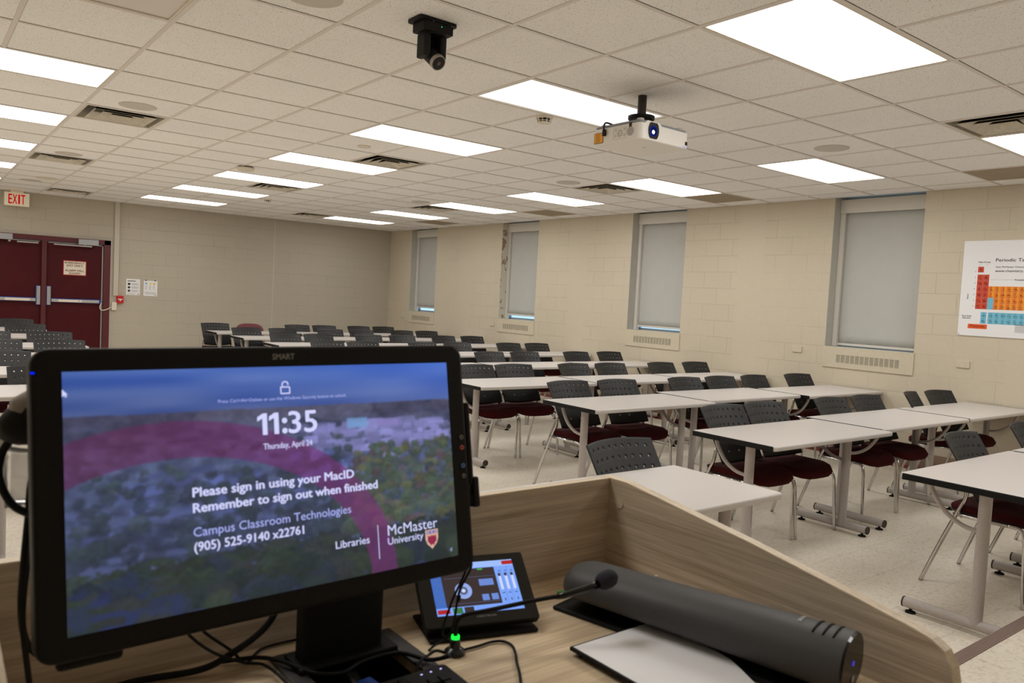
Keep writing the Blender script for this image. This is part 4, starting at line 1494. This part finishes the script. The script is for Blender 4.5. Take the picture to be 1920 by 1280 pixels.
# trees, painted from far to near
trees = []
for q in range(330):
    trees.append((rg.uniform(.085, .268), rg.uniform(-.085, .045), 'r'))
for q in range(260):
    trees.append((rg.uniform(-.268, .268), -.098 - abs(rg.normal(0, .022)), 'b'))
for q in range(170):
    trees.append((rg.uniform(-.268, .10), rg.uniform(-.08, .05), 'l'))
trees.sort(key=lambda a: -a[1])
for x, z, kind in trees:
    if kind == 'r' and z > .035 - .30 * max(0, .14 - x):
        continue
    near = np.clip((.06 - z) / .2, 0, 1)
    rad = .005 + .014 * near * rg.uniform(.6, 1.2)
    if kind == 'r':
        col = [(74, 94, 80), (80, 100, 76), (104, 106, 74), (100, 80, 88), (70, 86, 94), (84, 94, 90), (72, 92, 84)][rg.integers(7)]
        al = .8
    elif kind == 'b':
        col = [(34, 46, 50), (40, 52, 48), (46, 48, 54), (34, 44, 66), (46, 58, 46)][rg.integers(5)]
        rad *= 1.4
        al = .85
    else:
        col = [(56, 70, 92), (62, 78, 84), (50, 58, 84)][rg.integers(3)]
        al = .6
    dd = ((SX - x) / rad) ** 2 + ((SZ - z) / (rad * .8)) ** 2 + (n_hi - .5) * .8 + (n_mid - .5) * 1.0
    m1 = dd < .9
    shade = .86 + .14 * np.clip((SZ - z) / rad, -1, 1) + (n_hi - .5) * .2
    img = np.where(m1[..., None], img * (1 - al) + ((np.array(col) * .75 + np.array([78, 90, 92.]) * .25) * rg.uniform(.82, 1.1))[None, None, :] * shade[..., None] * al, img)
paint((SZ < -.105 + .25 * (SX + .2655)) & (SX < -.19) & (n_mid > .5), (38, 50, 98), .45)
paint((SZ < -.115) & (abs(SX + .19) < .05) & (n_mid > .48), (38, 52, 104), .4)
# translucent maroon ring
rc = np.array([-.147, -.150])
ro = np.hypot((SX - rc[0]) / 1.30, SZ - rc[1])
ro_in = np.hypot((SX - (-.140)) / 1.33, SZ - (-.155))
ringm = (ro < .2345) & (ro_in > .1935) & (SZ < .0845)
shade_r = np.clip((U - .1) * 1.2, 0, 1)[..., None]
img = np.where(ringm[..., None], img * .45 + (np.array([98, 34, 78.]) * (1 - shade_r) + np.array([132, 44, 134.]) * shade_r) * .55, img)
# slight softness of the panel
for _ in range(3):
    img[1:-1, 1:-1] = (img[1:-1, 1:-1] * 4 + img[:-2, 1:-1] + img[2:, 1:-1] + img[1:-1, :-2] + img[1:-1, 2:]) / 8
img = np.clip(img, 0, 255) / 255.0
lin_img = np.where(img <= .04045, img / 12.92, ((img + .055) / 1.055) ** 2.4)
vs = [onm(0, -.0004, x, z) for z in sz_ for x in sx_]
fs = [(r * (W_ + 1) + c_, r * (W_ + 1) + c_ + 1, (r + 1) * (W_ + 1) + c_ + 1, (r + 1) * (W_ + 1) + c_) for r in range(H_) for c_ in range(W_)]
fs = [tuple(reversed(x)) for x in fs]
msc = bpy.data.materials.new('screen_picture')
msc.use_nodes = True
_n = NT(msc)
_a = _n.n('ShaderNodeAttribute', attribute_name='picture')
_n.p.inputs['Base Color'].default_value = (.004, .004, .005, 1)
_n.p.inputs['Roughness'].default_value = .5
_n.l(_a.outputs['Color'], _n.p.inputs['Emission Color'])
_n.p.inputs['Emission Strength'].default_value = 1.0
scr = MB().add(vs, fs).build('screen', msc, t)
at = scr.data.attributes.new('picture', 'FLOAT_COLOR', 'POINT')
at.data.foreach_set('color', np.concatenate([lin_img.reshape(-1, 3), np.ones(((H_ + 1) * (W_ + 1), 1))], 1).ravel().astype(np.float32))

EW = emitter('screen_white', lin(212, 214, 255), 1.0)
EW2 = emitter('screen_soft_white', lin(172, 180, 244), 1.0)
FR = lambda u, v: onm(0, -.0016, u, v)
f = MB()
K_ = .084 / 380
for x0 in (590, 662):
    p1 = [(x0 + 34, 0), (x0 + 63, 0), (x0 + 63, 129), (x0 + 38, 129), (x0 + 3, 108), (x0 + 3, 82), (x0 + 34, 99)]
    f.add([FR(-.041 + (a_ - 590) * K_, .059 + c_ * K_) for a_, c_ in p1], [(0, 1, 2, 6), (2, 3, 4, 5, 6)])
for zc in (16, 78):
    f.add([FR(-.041 + (762 - 590 + 17 * math.cos(q * math.pi / 8)) * K_, .059 + (zc + 17 * math.sin(q * math.pi / 8)) * K_) for q in range(16)], [tuple(range(16))])
put_text(f, '35', FR, -.041 + 199 * K_, .0590, width=.0402, cap=.0285, bold=.022)
f.build('clock', EW, scr)
f = MB()
put_text(f, 'Thursday, April 24', FR, -.0333, .0398, width=.0685, cap=.0076, bold=.012)
f.build('date', EW, scr)
f = MB()
put_text(f, 'Press Ctrl+Alt+Delete or use the Windows Security button to unlock.', FR, -.0902, .1043, width=.1806, cap=.0042)
f.build('unlock_hint', EW2, scr)
f = MB()
put_text(f, 'Please sign in using your MacID', FR, -.1255, -.0110, width=.221, cap=.0112, bold=.035)
put_text(f, 'Remember to sign out when finished', FR, -.1256, -.0303, width=.2575, cap=.0112, bold=.035)
f.build('sign_in_message', EW, scr)
f = MB()
put_text(f, 'Campus Classroom Technologies', FR, -.1262, -.0597, width=.2145, cap=.0108)
f.build('department', EW2, scr)
f = MB()
put_text(f, '(905) 525-9140 x22761', FR, -.1258, -.0778, width=.143, cap=.0108, bold=.025)
f.build('phone_number', EW, scr)
f = MB()
put_text(f, 'Libraries', FR, .0626, -.1060, width=.052, cap=.0100, bold=.010)
f.add([FR(.1286, -.1312), FR(.1297, -.1312), FR(.1294, -.083), FR(.1284, -.083)], [(0, 1, 2, 3)])
f.build('libraries_caption', EW, scr)
f = MB()
put_text(f, 'McMaster', FR, .1448, -.1008, width=.0852, cap=.0148, bold=.0)
put_text(f, 'University', FR, .1442, -.1138, width=.0602, cap=.0098, bold=.004)
f.build('university_name', EW, scr)
cr = MB()
sh_ = lambda k: [(.2079 + .0111 + (x - .0111) * k, -.1175 + (z + .0142 - .0) * k) for x, z in ((0, 0), (.0222, 0), (.0222, -.0135), (.0195, -.0205), (.0111, -.0285), (.0027, -.0205), (0, -.0135))]
def shield(k, col, depth, top=None):
    pts = [(.2190 + (x - .0111) * k, -.1172 + (z + .0142) * k) for x, z in ((0, 0), (.0222, 0), (.0222, -.0135), (.0195, -.0205), (.0111, -.0285), (.0027, -.0205), (0, -.0135))]
    cr.add([onm(0, depth, *p_) for p_ in pts], [tuple(range(7))], col)
shield(1.0, emitter('crest_gold', lin(226, 190, 176), .9), -.0017)
shield(.86, emitter('crest_cream', lin(226, 176, 150), .9), -.0019)
cr.add([onm(0, -.0020, *p_) for p_ in ((.2095, -.1045), (.2285, -.1045), (.2285, -.1090), (.2095, -.1090))], [(0, 1, 2, 3)], emitter('crest_blue', lin(110, 120, 200), .9))
mm_ = emitter('crest_maroon', lin(150, 50, 80), .9)
eagle = [(.2190, -.1128), (.2206, -.1108), (.2222, -.1130), (.2262, -.1112), (.2268, -.1200), (.2235, -.1230), (.2215, -.1270), (.2190, -.1240), (.2165, -.1270), (.2145, -.1230), (.2112, -.1200), (.2118, -.1112), (.2158, -.1130), (.2174, -.1108)]
cr.add([onm(0, -.0021, *p_) for p_ in eagle] + [onm(0, -.0021, .2190, -.1180)], [(i_, (i_ + 1) % 14, 14) for i_ in range(14)], mm_)
for u in (.2125, .2190, .2255):
    cr.add([onm(0, -.0022, u + .0016 * math.cos(a * 1.0472), -.1067 + .0016 * math.sin(a * 1.0472)) for a in range(6)], [tuple(range(6))], emitter('crest_dot_%d' % int(u * 1e4), lin(226, 176, 150), .9))
cr.build('university_crest', None, scr)
f = MB()
lo = []
def band(pts, w):
    P = [Vector(p_) for p_ in pts]
    for a, c_ in zip(P, P[1:]):
        d_ = (c_ - a).normalized()
        nn = Vector((-d_.y, d_.x)) * w
        f.add([FR(*(a + nn)), FR(*(a - nn)), FR(*(c_ - nn)), FR(*(c_ + nn))], [(0, 1, 2, 3)])
band([(-.0062, .1215), (.0062, .1215), (.0062, .1128), (-.0062, .1128), (-.0062, .1222)], .0008)
band([(-.0040, .1225)] + [(.0042 * math.cos(a), .1248 + .0042 * math.sin(a)) for a in [math.pi - q * math.pi / 8 for q in range(8)]] + [(.0042, .1240)], .0008)
f.build('padlock_icon', EW, scr)
f = MB()
put_text(f, 'd', FR, .2505, -.1405, cap=.0056)
f.build('corner_icon', EW2, scr)
MB().add([FR(-.2657, .1292), FR(-.2658, .1205), FR(-.2638, .1222), FR(-.2622, .1198), FR(-.2608, .1206), FR(-.2624, .1226), FR(-.2600, .1228)], [(0, 1, 2, 3, 4, 5, 6)]).build('mouse_pointer', EW, scr)

f = MB()
put_text(f, 'SMART', lambda u, v: onm(0, .0002, u, v), -.0150, .1595, width=.031, cap=.0075, bold=.02)
f.build('brand_mark', M['silver_print'], t)
for v, cc, nm in ((.0307, lin(120, 116, 116), 'grey'), (.0147, lin(196, 92, 86), 'red'), (-.0137, lin(86, 120, 190), 'blue'), (-.0296, lin(120, 116, 112), 'dark')):
    c0 = MT @ Vector((.2851, .0004, v))
    nrm = (MT.to_3x3() @ Vector((0, -1, 0)))
    bt = MB().tube([c0, c0 + nrm * .0018], .0037, 18).build('button', mat('button_' + nm, cc, .5), t)
    MB().tube([c0 + nrm * .0018, c0 + nrm * .0020], .0013, 10).build('icon', M['black_matte'], bt)
MB().box(-.2962, -.2925, -.0006, .002, .1480, .1500, None, MT).build('power_lamp', emitter('blue_power', (.0, .02, 1.0), 1.3), t)
MB().box(.2985, .3080, .004, .024, -.045, .085, None, MT).build('pen_tray', M['black_plastic'], t, bevel=.003)
MB().box(.3045, .3165, .002, .026, -.082, -.034, None, MT).build('pen_holder', M['black_plastic'], t, bevel=.003)
pa, pb_ = MT @ Vector((.3035, .012, -.06)), MT @ Vector((.3020, .012, .080))
MB().tube([pa, pa.lerp(pb_, .9), pb_], [.0055, .0055, .002], 12).build('pen', M['black_gloss'], t, smooth=True)
f = MB().box(.492, .632, 1.115, 1.150, DZK + .0, HC - .33)
f.build('stand_column', M['black_matte'], t, bevel=.006)
MB().box(.482, .655, 1.10, 1.168, DZK + .0062, DZK + .016).build('stand_foot', M['black_matte'], t, bevel=.004)
f = MB().box(.50, .62, 1.06, 1.13, HC - .35, HC - .22)
f.build('tilt_bracket', M['black_matte'], t, bevel=.006)
MB().box(-.275, -.205, .014, .03, -.190, -.174, None, MT).build('pen_shelf', M['black_plastic'], t, bevel=.006)

# ------------------------------------------------------------------ touch panel
TPc = Vector((.832, 1.133, HC - .530))
TM = Matrix.Translation(TPc) @ (Euler((0, 0, -.295)).to_matrix() @ Euler((-.90, 0, 0)).to_matrix()).to_4x4()
t = thing('touch_panel', 'small black desk touch panel with lit control screen', 'touch panel', (TPc.x, TPc.y, DZK))
MB().prism(rounded(-.108, .108, -.073, .067, .006)[::-1], .0005, .016, 1, None, TM).build('housing', M['black_plastic'], t, bevel=.002)
MB().prism(rounded(-.107, .107, -.072, .066, .005)[::-1], 0, .0006, 1, None, TM).build('glass_face', M['black_gloss'], t)
PB_ = Matrix.Translation((TPc.x, TPc.y, DZK)) @ Euler((0, 0, -.28)).to_matrix().to_4x4()
MB().prism([(-.02, .006), (.050, .006), (.050, .050), (.034, .060), (-.02, .018)], -.085, .085, 0, None, PB_).build('wedge_stand', M['black_matte'], t, bevel=.003)
MB().box(-.103, .103, -.064, .055, .0, .008, None, PB_).build('stand_base', M['black_matte'], t, bevel=.004)
tw, th_ = .165, .103
def tp(u, v, d=-.0006):            # u,v from 0 to 1, v downwards
    return tuple(TM @ Vector(((u - .5) * tw, d, (.5 - v) * th_)))
def trect(mb, u0, u1, v0, v1, m, d=-.0008):
    mb.add([tp(u0, v1, d), tp(u1, v1, d), tp(u1, v0, d), tp(u0, v0, d)], [(0, 1, 2, 3)], m)
E_ = lambda n, r, g_, b__, s=1.0: emitter('panel_' + n, lin(r, g_, b__), s)
blue, dark, mid_, whit, redp, grnp, keyb = E_('blue', 126, 166, 250), E_('brown', 62, 52, 50), E_('edge', 96, 110, 150), E_('white', 206, 218, 255), E_('red', 178, 44, 44), E_('green', 60, 120, 70), E_('key', 110, 140, 214)
f = MB()
trect(f, 0, 1, 0, 1, blue)
ps = f.build('screen', None, t)
f = MB()
trect(f, 0, 1, .0, .12, E_('top', 160, 190, 252), -.0010)
trect(f, .12, .76, .13, .86, dark, -.0010)
trect(f, 0, .12, .13, .86, E_('side', 70, 110, 190), -.0010)
for k in range(6):
    trect(f, .03, .115, .22 + k * .1, .23 + k * .1, mid_, -.0011)
trect(f, .15, .74, .30, .305, mid_, -.0011)
trect(f, .15, .74, .80, .805, mid_, -.0011)
for k in range(2):
    trect(f, .835 + k * .075, .838 + k * .075, .14, .86, mid_, -.0011)
f.build('page', None, ps)
f = MB()
n_ = 28
for r0, r1, mm in ((.050, .098, E_('dial', 150, 172, 232)), (.0, .050, E_('hub', 92, 100, 130)), (.0, .022, whit)):
    vsr, fsr = [], []
    for q in range(n_):
        a = 2 * math.pi * q / n_
        for rr in (r0, r1):
            vsr.append(tp(.345 + rr * math.cos(a), .56 + rr * 1.6 * math.sin(a), -.0012 - .0001 * (r1 < .06) - .0001 * (r1 < .03)))
    for q in range(n_):
        fsr.append((2 * q, 2 * q + 1, 2 * ((q + 1) % n_) + 1, 2 * ((q + 1) % n_)))
    f.add(vsr, [tuple(reversed(x)) for x in fsr], mm)
f.build('dial', None, ps)
for u0, u1, v0, v1, mm in ((.545, .715, .36, .49, keyb), (.545, .625, .66, .78, keyb), (.655, .735, .66, .78, keyb), (.87, 1.0, .02, .10, redp), (.01, .15, .89, .97, redp),
                           (.18, .29, .875, .985, grnp), (.31, .42, .875, .985, dark), (.56, .62, .145, .17, E_('go', 70, 190, 80))):
    f = MB()
    trect(f, u0, u1, v0, v1, mm, -.0012)
    f.build('key', None, ps)
f = MB()
for k in range(3):
    u = .79 + k * .075
    trect(f, u, u + .030, .30, .60, whit, -.0012)
    trect(f, u, u + .030, .27, .33, E_('knob%d' % k, 60, 50, 56), -.0013)
f.build('sliders', None, ps)
f = MB()
for k in range(3):
    put_text(f, '+', lambda u, v: tp(.795 + k * .075 + u, .25 - v, -.0013), 0, 0, cap=.05)
    trect(f, .79 + k * .075, .82 + k * .075, .66, .675, dark, -.0013)
    trect(f, .800 + k * .075, .812 + k * .075, .77, .82, dark, -.0013)
f.build('slider_marks', dark, ps)
f = MB()
put_text(f, 'CRESTRON', lambda u, v: tp(.43 + u, 1.085 - v, -.0006), 0, 0, width=.22, cap=.035, bold=.01)
f.build('brand_mark', M['silver_print'], t)

# ------------------------------------------------------------------ gooseneck microphone
bx, by = .735, 1.052
t = thing('gooseneck_microphone', 'black gooseneck microphone with foam tip and green light ring', 'microphone', (bx, by, DZK))
MB().lathe([(.0175, 0), (.0178, .006), (.013, .010), (.0098, .012), (.0092, .024), (.006, .027)], (bx, by, DZK), 24).build('base', M['black_gloss'], t, smooth=True, autosmooth=35)
MB().lathe([(.0068, .026), (.0074, .029), (.0068, .032)], (bx, by, DZK), 20).build('light_ring', emitter('green_ring', (.01, .9, .05), 1.6), t, smooth=True)
Z = lambda z: HC + z
nk = bez([(bx, by, DZK + .031), (bx, by, Z(-.560)), (bx + .001, by - .001, Z(-.546)), (bx + .012, by - .004, Z(-.535)), (.790, 1.028, Z(-.527)), (.865, 1.000, Z(-.516)), (.898, .978, Z(-.508))], 8)
MB().tube(nk, .0038, 12).build('neck', M['black_matte'], t, smooth=True)
MB().tube([(.892, .982, Z(-.510)), (.905, .975, Z(-.507)), (.945, .957, Z(-.4965)), (.972, .952, Z(-.4895))], [.004, .0062, .0066, .0078], 14).build('capsule', M['black_gloss'], t, smooth=True)
_d = Vector((.035, -.004, .009)).normalized()
_s = Vector((.966, .953, Z(-.4905)))
MB().tube([_s + _d * a for a in (0, .003, .010, .022, .032, .039, .042)], [.008, .0125, .0155, .0165, .0145, .0085, .002], 20).build('foam_windscreen', speckled('foam', lin(40, 40, 50), .3, 500, .95), t, smooth=True)

# ------------------------------------------------------------------ document camera and its white stage
t = thing('document_camera', 'dark grey folded document camera lying along the side panel', 'document camera', (1.11, .86, DZK))
A0, A1 = Vector((1.066, 1.095, 0)), Vector((1.180, .600, 0))
ax = (A1 - A0).normalized()
sd = Vector((ax.y, -ax.x, 0))       # towards the operator's left is +sd or -sd
if sd.x > 0:
    sd = -sd
vs, fs = [], []
secs = [(-.014, .62, .45), (-.010, .95, .70), (.006, 1.10, .80), (.03, 1.14, .84), (.20, 1.10, .93), (.36, 1.06, 1.06), (.495, 1.1, 1.12), (.508, 1.1, 1.12)]
NS = 26
for dist, kw, kh in secs:
    c_ = A0 + ax * dist
    for q in range(NS):
        a = 2 * math.pi * q / NS
        w = .055 * kw * math.copysign(abs(math.cos(a)) ** .8, math.cos(a))
        h = (.046 if math.sin(a) > 0 else .034) * kh * math.copysign(abs(math.sin(a)) ** .9, math.sin(a))
        p_ = c_ + sd * w
        vs.append((p_.x, p_.y, DZK + .052 + h))
for i_ in range(len(secs) - 1):
    for q in range(NS):
        a, c_ = i_ * NS + q, i_ * NS + (q + 1) % NS
        fs.append((a, c_, c_ + NS, a + NS))
fs.append(tuple(range(NS - 1, -1, -1)))
dc = MB().add(vs, fs).build('body', M['grey_shell'], t, smooth=True, autosmooth=60)
e0 = (len(secs) - 1) * NS
endv = [Vector(vs[e0 + q]) for q in range(NS)]
cen = A0 + ax * .508 + Vector((0, 0, DZK + .054))
MB().add([tuple(v) for v in endv] + [tuple(cen + (v - cen) * .96 + ax * .004) for v in endv],
         [(q, (q + 1) % NS, NS + (q + 1) % NS, NS + q) for q in range(NS)] + [tuple(range(NS, 2 * NS))]).build('end_face', M['black_gloss'], dc)
fc = cen + ax * .0045
MB().tube([fc + sd * .002 + Vector((0, 0, .004)), fc + sd * .002 + Vector((0, 0, .004)) + ax * .001], .0042, 12).build('power_button', emitter('violet_lamp', lin(80, 76, 190), .8), dc)
MB().tube([fc + Vector((0, 0, -.022)), fc + Vector((0, 0, -.022)) + ax * .001], .006, 12).build('key', M['silver_print'], dc)
for k in range(3):
    c0 = A0 + ax * (.455 + k * .016)
    arc = []
    for q in range(7):
        a = math.radians(62 + q * 12)
        w = .0612 * math.cos(a)
        h = .0535 * math.sin(a) ** .9
        p_ = c0 + sd * w
        arc.append((p_.x, p_.y, DZK + .052 + h * (.985 + .004 * k)))
    MB().tube(arc, .0016, 6).build('vent_slot', M['black_matte'], dc, smooth=True)
f = MB()
def onbody(u, v):
    # u runs across the body, v along it
    a = math.radians(98 - u / .055 * 57)
    c0 = A0 + ax * (.425 + v)
    p_ = c0 + sd * (.0595 * math.copysign(abs(math.cos(a)) ** .8, math.cos(a)))
    return (p_.x, p_.y, DZK + .0535 + .0505 * math.sin(a) ** .9)
put_text(f, 'lumens', onbody, -.022, 0, cap=.008, width=.036, bold=.005)
f.build('brand_mark', M['silver_print'], dc)
MB().tube([(1.11, .945, DZK + .099), (1.11, .945, DZK + .1005)], .003, 10).build('stud', M['silver_print'], dc)
tfb = Matrix.Translation((0, 0, 0))
pl = [A0 + sd * .058 - ax * .03, A0 + sd * .058 + ax * .50, A0 - sd * .058 + ax * .50, A0 - sd * .058 - ax * .03]
MB().prism([(p_.x, p_.y) for p_ in pl], DZK, DZK + .008).build('base', M['black_matte'], t, bevel=.005)
pl = [A0 - sd * .004 + ax * .02, A0 - sd * .004 + ax * .48, A0 - sd * .045 + ax * .48, A0 - sd * .045 + ax * .02]
MB().prism([(p_.x, p_.y) for p_ in pl], DZK + .008, DZK + .05).build('hinge_block', M['black_matte'], t)
for k, cc in enumerate((lin(40, 150, 70), lin(200, 200, 196))):
    MB().tube([(1.030 - .004 * k, 1.128 - .006 * k, DZK + .022 - .008 * k), (1.046, 1.118, DZK + .024 - .008 * k)], .0035, 10).build('port_plug', mat('port_%d' % k, cc, .5), t)

t = thing('document_stage', 'white flat stage board with thin black edge beside the document camera', 'stage board', (1.01, .80, DZK))
poly = [(.900, .946), (.900, .600), (1.030, .600), (1.052, .650), (1.072, .700), (1.090, .735), (1.104, .765), (1.110, .800), (1.108, .850), (1.094, .946)]
MB().prism(poly, DZK + .0085, DZK + .0145).build('edge', M['black_matte'], t)
inn = [(p_[0] + (.004 if p_[0] < .95 else -.003), p_[1] - (.004 if p_[1] > .9 else 0)) for p_ in poly]
MB().prism(inn, DZK + .0140, DZK + .0151).build('surface', M['white_board'], t)
for (x, y) in ((.915, .93), (.915, .62), (.99, .62)):
    MB().lathe([(.006, 0), (.006, .0085)], (x, y, DZK), 10).build('foot', M['black_matte'], t)

# ------------------------------------------------------------------ keyboard
KM = Matrix.Translation((.470, .925, DZK + .004)) @ Euler((.05, 0, .02)).to_matrix().to_4x4()
t = thing('keyboard', 'black keyboard lying in front of the cable hatch', 'keyboard', (.47, .925, DZK))
MB().prism(rounded(-.215, .207, -.07, .066, .008), .0, .016, 2, None, KM).build('case', M['black_plastic'], t, bevel=.003)
f = MB()
for r_ in range(6):
    for c_ in range(20):
        if c_ in (14, 18) and r_ in (3,):
            continue
        x0, y0 = -.206 + c_ * .0195 + (.004 if c_ > 14 else 0), -.064 + r_ * .0195
        if x0 + .017 > .203 or (r_ == 5 and c_ > 16):
            continue
        if c_ >= 11:
            MB().box(x0, x0 + .017, y0, y0 + .0165, .016, .023, None, KM).build('key', M['black_matte'], t, bevel=.002)
        else:
            f.box(x0, x0 + .017, y0, y0 + .0165, .016, .023, None, KM)
kk = f.build('remaining_keys', M['black_matte'], t, bevel=.002)
kk['kind'] = 'stuff'
f = MB()
for x in (.155, .172, .190):
    f.box(x, x + .003, .052, .054, .0160, .0166, None, KM)
f.build('lock_lamps', emitter('key_lamp', (.55, .5, 1), 1.5), t)

# ------------------------------------------------------------------ loose cables around the lectern
def cable(name, pts, r, label, n=10):
    return tag(MB().tube(bez(pts, n), r, 10).build(name, M['black_matte'], smooth=True), label, 'cable')


D0 = DZK
cable('microphone_cable', [(.752, 1.049, D0 + .004), (.781, 1.048, D0 + .004), (.811, 1.049, D0 + .004), (.829, 1.040, D0 + .004), (.832, 1.020, D0 + .004), (.819, .993, D0 + .004), (.800, .965, D0 + .004), (.775, .925, D0 + .004), (.72, .85, D0 + .004)], .0024, 'thin black cable curving right from the microphone base to the desk front')
cable('microphone_lead', [(.718, 1.058, D0 + .004), (.700, 1.056, D0 + .012), (.683, 1.05, D0 + .012), (.655, 1.034, D0 + .012), (.63, 1.02, D0 - .02), (.60, 1.03, D0 - .10)], .0024, 'black lead dropping from the microphone base into the cable hatch')
for k, (top, mid, end) in enumerate((((.742, 1.045, Z(-.44)), (.730, 1.062, Z(-.515)), (.722, 1.072, Z(-.568))), ((.752, 1.045, Z(-.44)), (.745, 1.062, Z(-.50)), (.738, 1.070, Z(-.57))))):
    a_ = Vector(top) - Vector((.09, -.02, -.01))
    cable('hanging_cord', [a_, top, mid, end, (.735 + .02 * (1 - 2 * k), 1.085, D0 + .006), (.76 - .06 * k, 1.078, D0 + .004)], .0020, ('thin black cord hanging from the monitor corner, outer one' if k == 0 else 'thin black cord with a bead hanging from the monitor corner'))
MB().tube([(.7453, 1.062, Z(-.505)), (.7447, 1.063, Z(-.515))], .0035, 8).build('cord_bead', M['black_matte'], bpy.data.objects['hanging_cord.001'])
cable('hatch_cable', [(.40, 1.21, D0 + .006), (.444, 1.185, D0 + .012), (.471, 1.150, D0 + .014), (.500, 1.085, D0 + .014), (.54, 1.072, D0 + .010), (.576, 1.078, D0 + .016), (.636, 1.072, D0 + .018), (.672, 1.034, D0 + .013), (.69, 1.0, D0 + .028)], .0034, 'black cable lying across the open cable hatch')
cable('monitor_cable', [(.50, 1.17, Z(-.43)), (.471, 1.165, Z(-.50)), (.447, 1.165, Z(-.535)), (.406, 1.175, Z(-.565)), (.36, 1.19, D0 + .012), (.27, 1.215, D0 + .006), (.17, 1.20, D0 + .006)], .0052, 'thick black cable sagging below the monitor to the desk corner')
cable('desk_cable', [(.30, 1.18, Z(-.46)), (.329, 1.165, Z(-.511)), (.366, 1.16, Z(-.549)), (.415, 1.165, Z(-.58)), (.445, 1.15, D0 + .014), (.455, 1.09, D0 + .010), (.452, 1.02, D0 + .006)], .0024, 'thin black cable crossing under the monitor toward the hatch')
cable('data_cable', [(.325, 1.19, Z(-.46)), (.352, 1.18, Z(-.515)), (.403, 1.18, Z(-.565)), (.43, 1.19, D0 + .005), (.47, 1.225, D0 + .005), (.53, 1.228, D0 + .005)], .0024, 'second thin black cable crossing under the monitor')
cable('coiled_cable', [(.150, 1.085, Z(-.19)), (.118, 1.10, Z(-.188)), (.099, 1.11, Z(-.206)), (.091, 1.11, Z(-.232)), (.094, 1.11, Z(-.258)), (.108, 1.10, Z(-.283)), (.135, 1.09, Z(-.297))], .0048, 'looped black cable sticking out beside the monitor edge')
cable('side_cable', [(.150, 1.09, Z(-.22)), (.126, 1.10, Z(-.245)), (.121, 1.10, Z(-.30)), (.117, 1.10, Z(-.36)), (.1165, 1.11, Z(-.41)), (.122, 1.12, Z(-.455)), (.135, 1.12, Z(-.48)), (.16, 1.12, Z(-.49))], .0042, 'black cable hanging down beside the monitor edge')
cable('power_cable', [(.150, 1.09, Z(-.25)), (.128, 1.10, Z(-.30)), (.1205, 1.105, Z(-.37)), (.1185, 1.11, Z(-.43)), (.126, 1.12, Z(-.50)), (.134, 1.13, Z(-.56)), (.14, 1.14, D0 + .005)], .0036, 'black cable reaching the desk beside the monitor edge')
t = thing('clear_sleeve', 'crumpled clear plastic sleeve tucked behind the monitor edge', 'plastic sleeve', (.125, 1.10, Z(-.25)))
vs, fs = [], []
for i_ in range(9):
    for q in range(9):
        a, c_ = i_ / 8, q / 8
        vs.append((.098 + .06 * a, 1.118 + .010 * math.sin(5 * a + 3 * c_) + .006 * math.sin(9 * c_), Z(-.288) + .078 * c_ - .01 * a * c_))
for i_ in range(8):
    for q in range(8):
        k = i_ * 9 + q
        fs.append((k, k + 1, k + 10, k + 9))
o = MB().add(vs, fs).build('film', M['clear'], t, smooth=True)
so = o.modifiers.new('thick', 'SOLIDIFY')
so.thickness = .001
t = thing('webcam', 'black and grey webcam peeking out behind the monitor edge', 'webcam', (.125, 1.11, Z(-.17)))
tf = Matrix.Translation((.126, 1.105, Z(-.180))) @ Euler((0, -.5, 0)).to_matrix().to_4x4() @ Matrix.Scale(1.2, 4)
MB().tube([(-.028, 0, -.006), (-.02, 0, 0), (.0, 0, .004), (.03, 0, .004)], [.010, .020, .025, .026], 20, tf=tf).build('body', M['black_matte'], t, smooth=True)
MB().tube([(-.016, -.002, .010), (-.005, -.002, .0135), (.03, -.002, .0135)], [.008, .018, .020], 20, tf=tf).build('cap', mat('webcam_grey', lin(150, 142, 134), .5), t, smooth=True)
MB().tube([(.128, 1.105, Z(-.20)), (.135, 1.11, Z(-.24)), (.165, 1.10, Z(-.25))], .008, 10).build('arm', M['black_matte'], t, smooth=True)

# tidy helper properties away
for o in COL.objects:
    if '_at' in o:
        del o['_at']
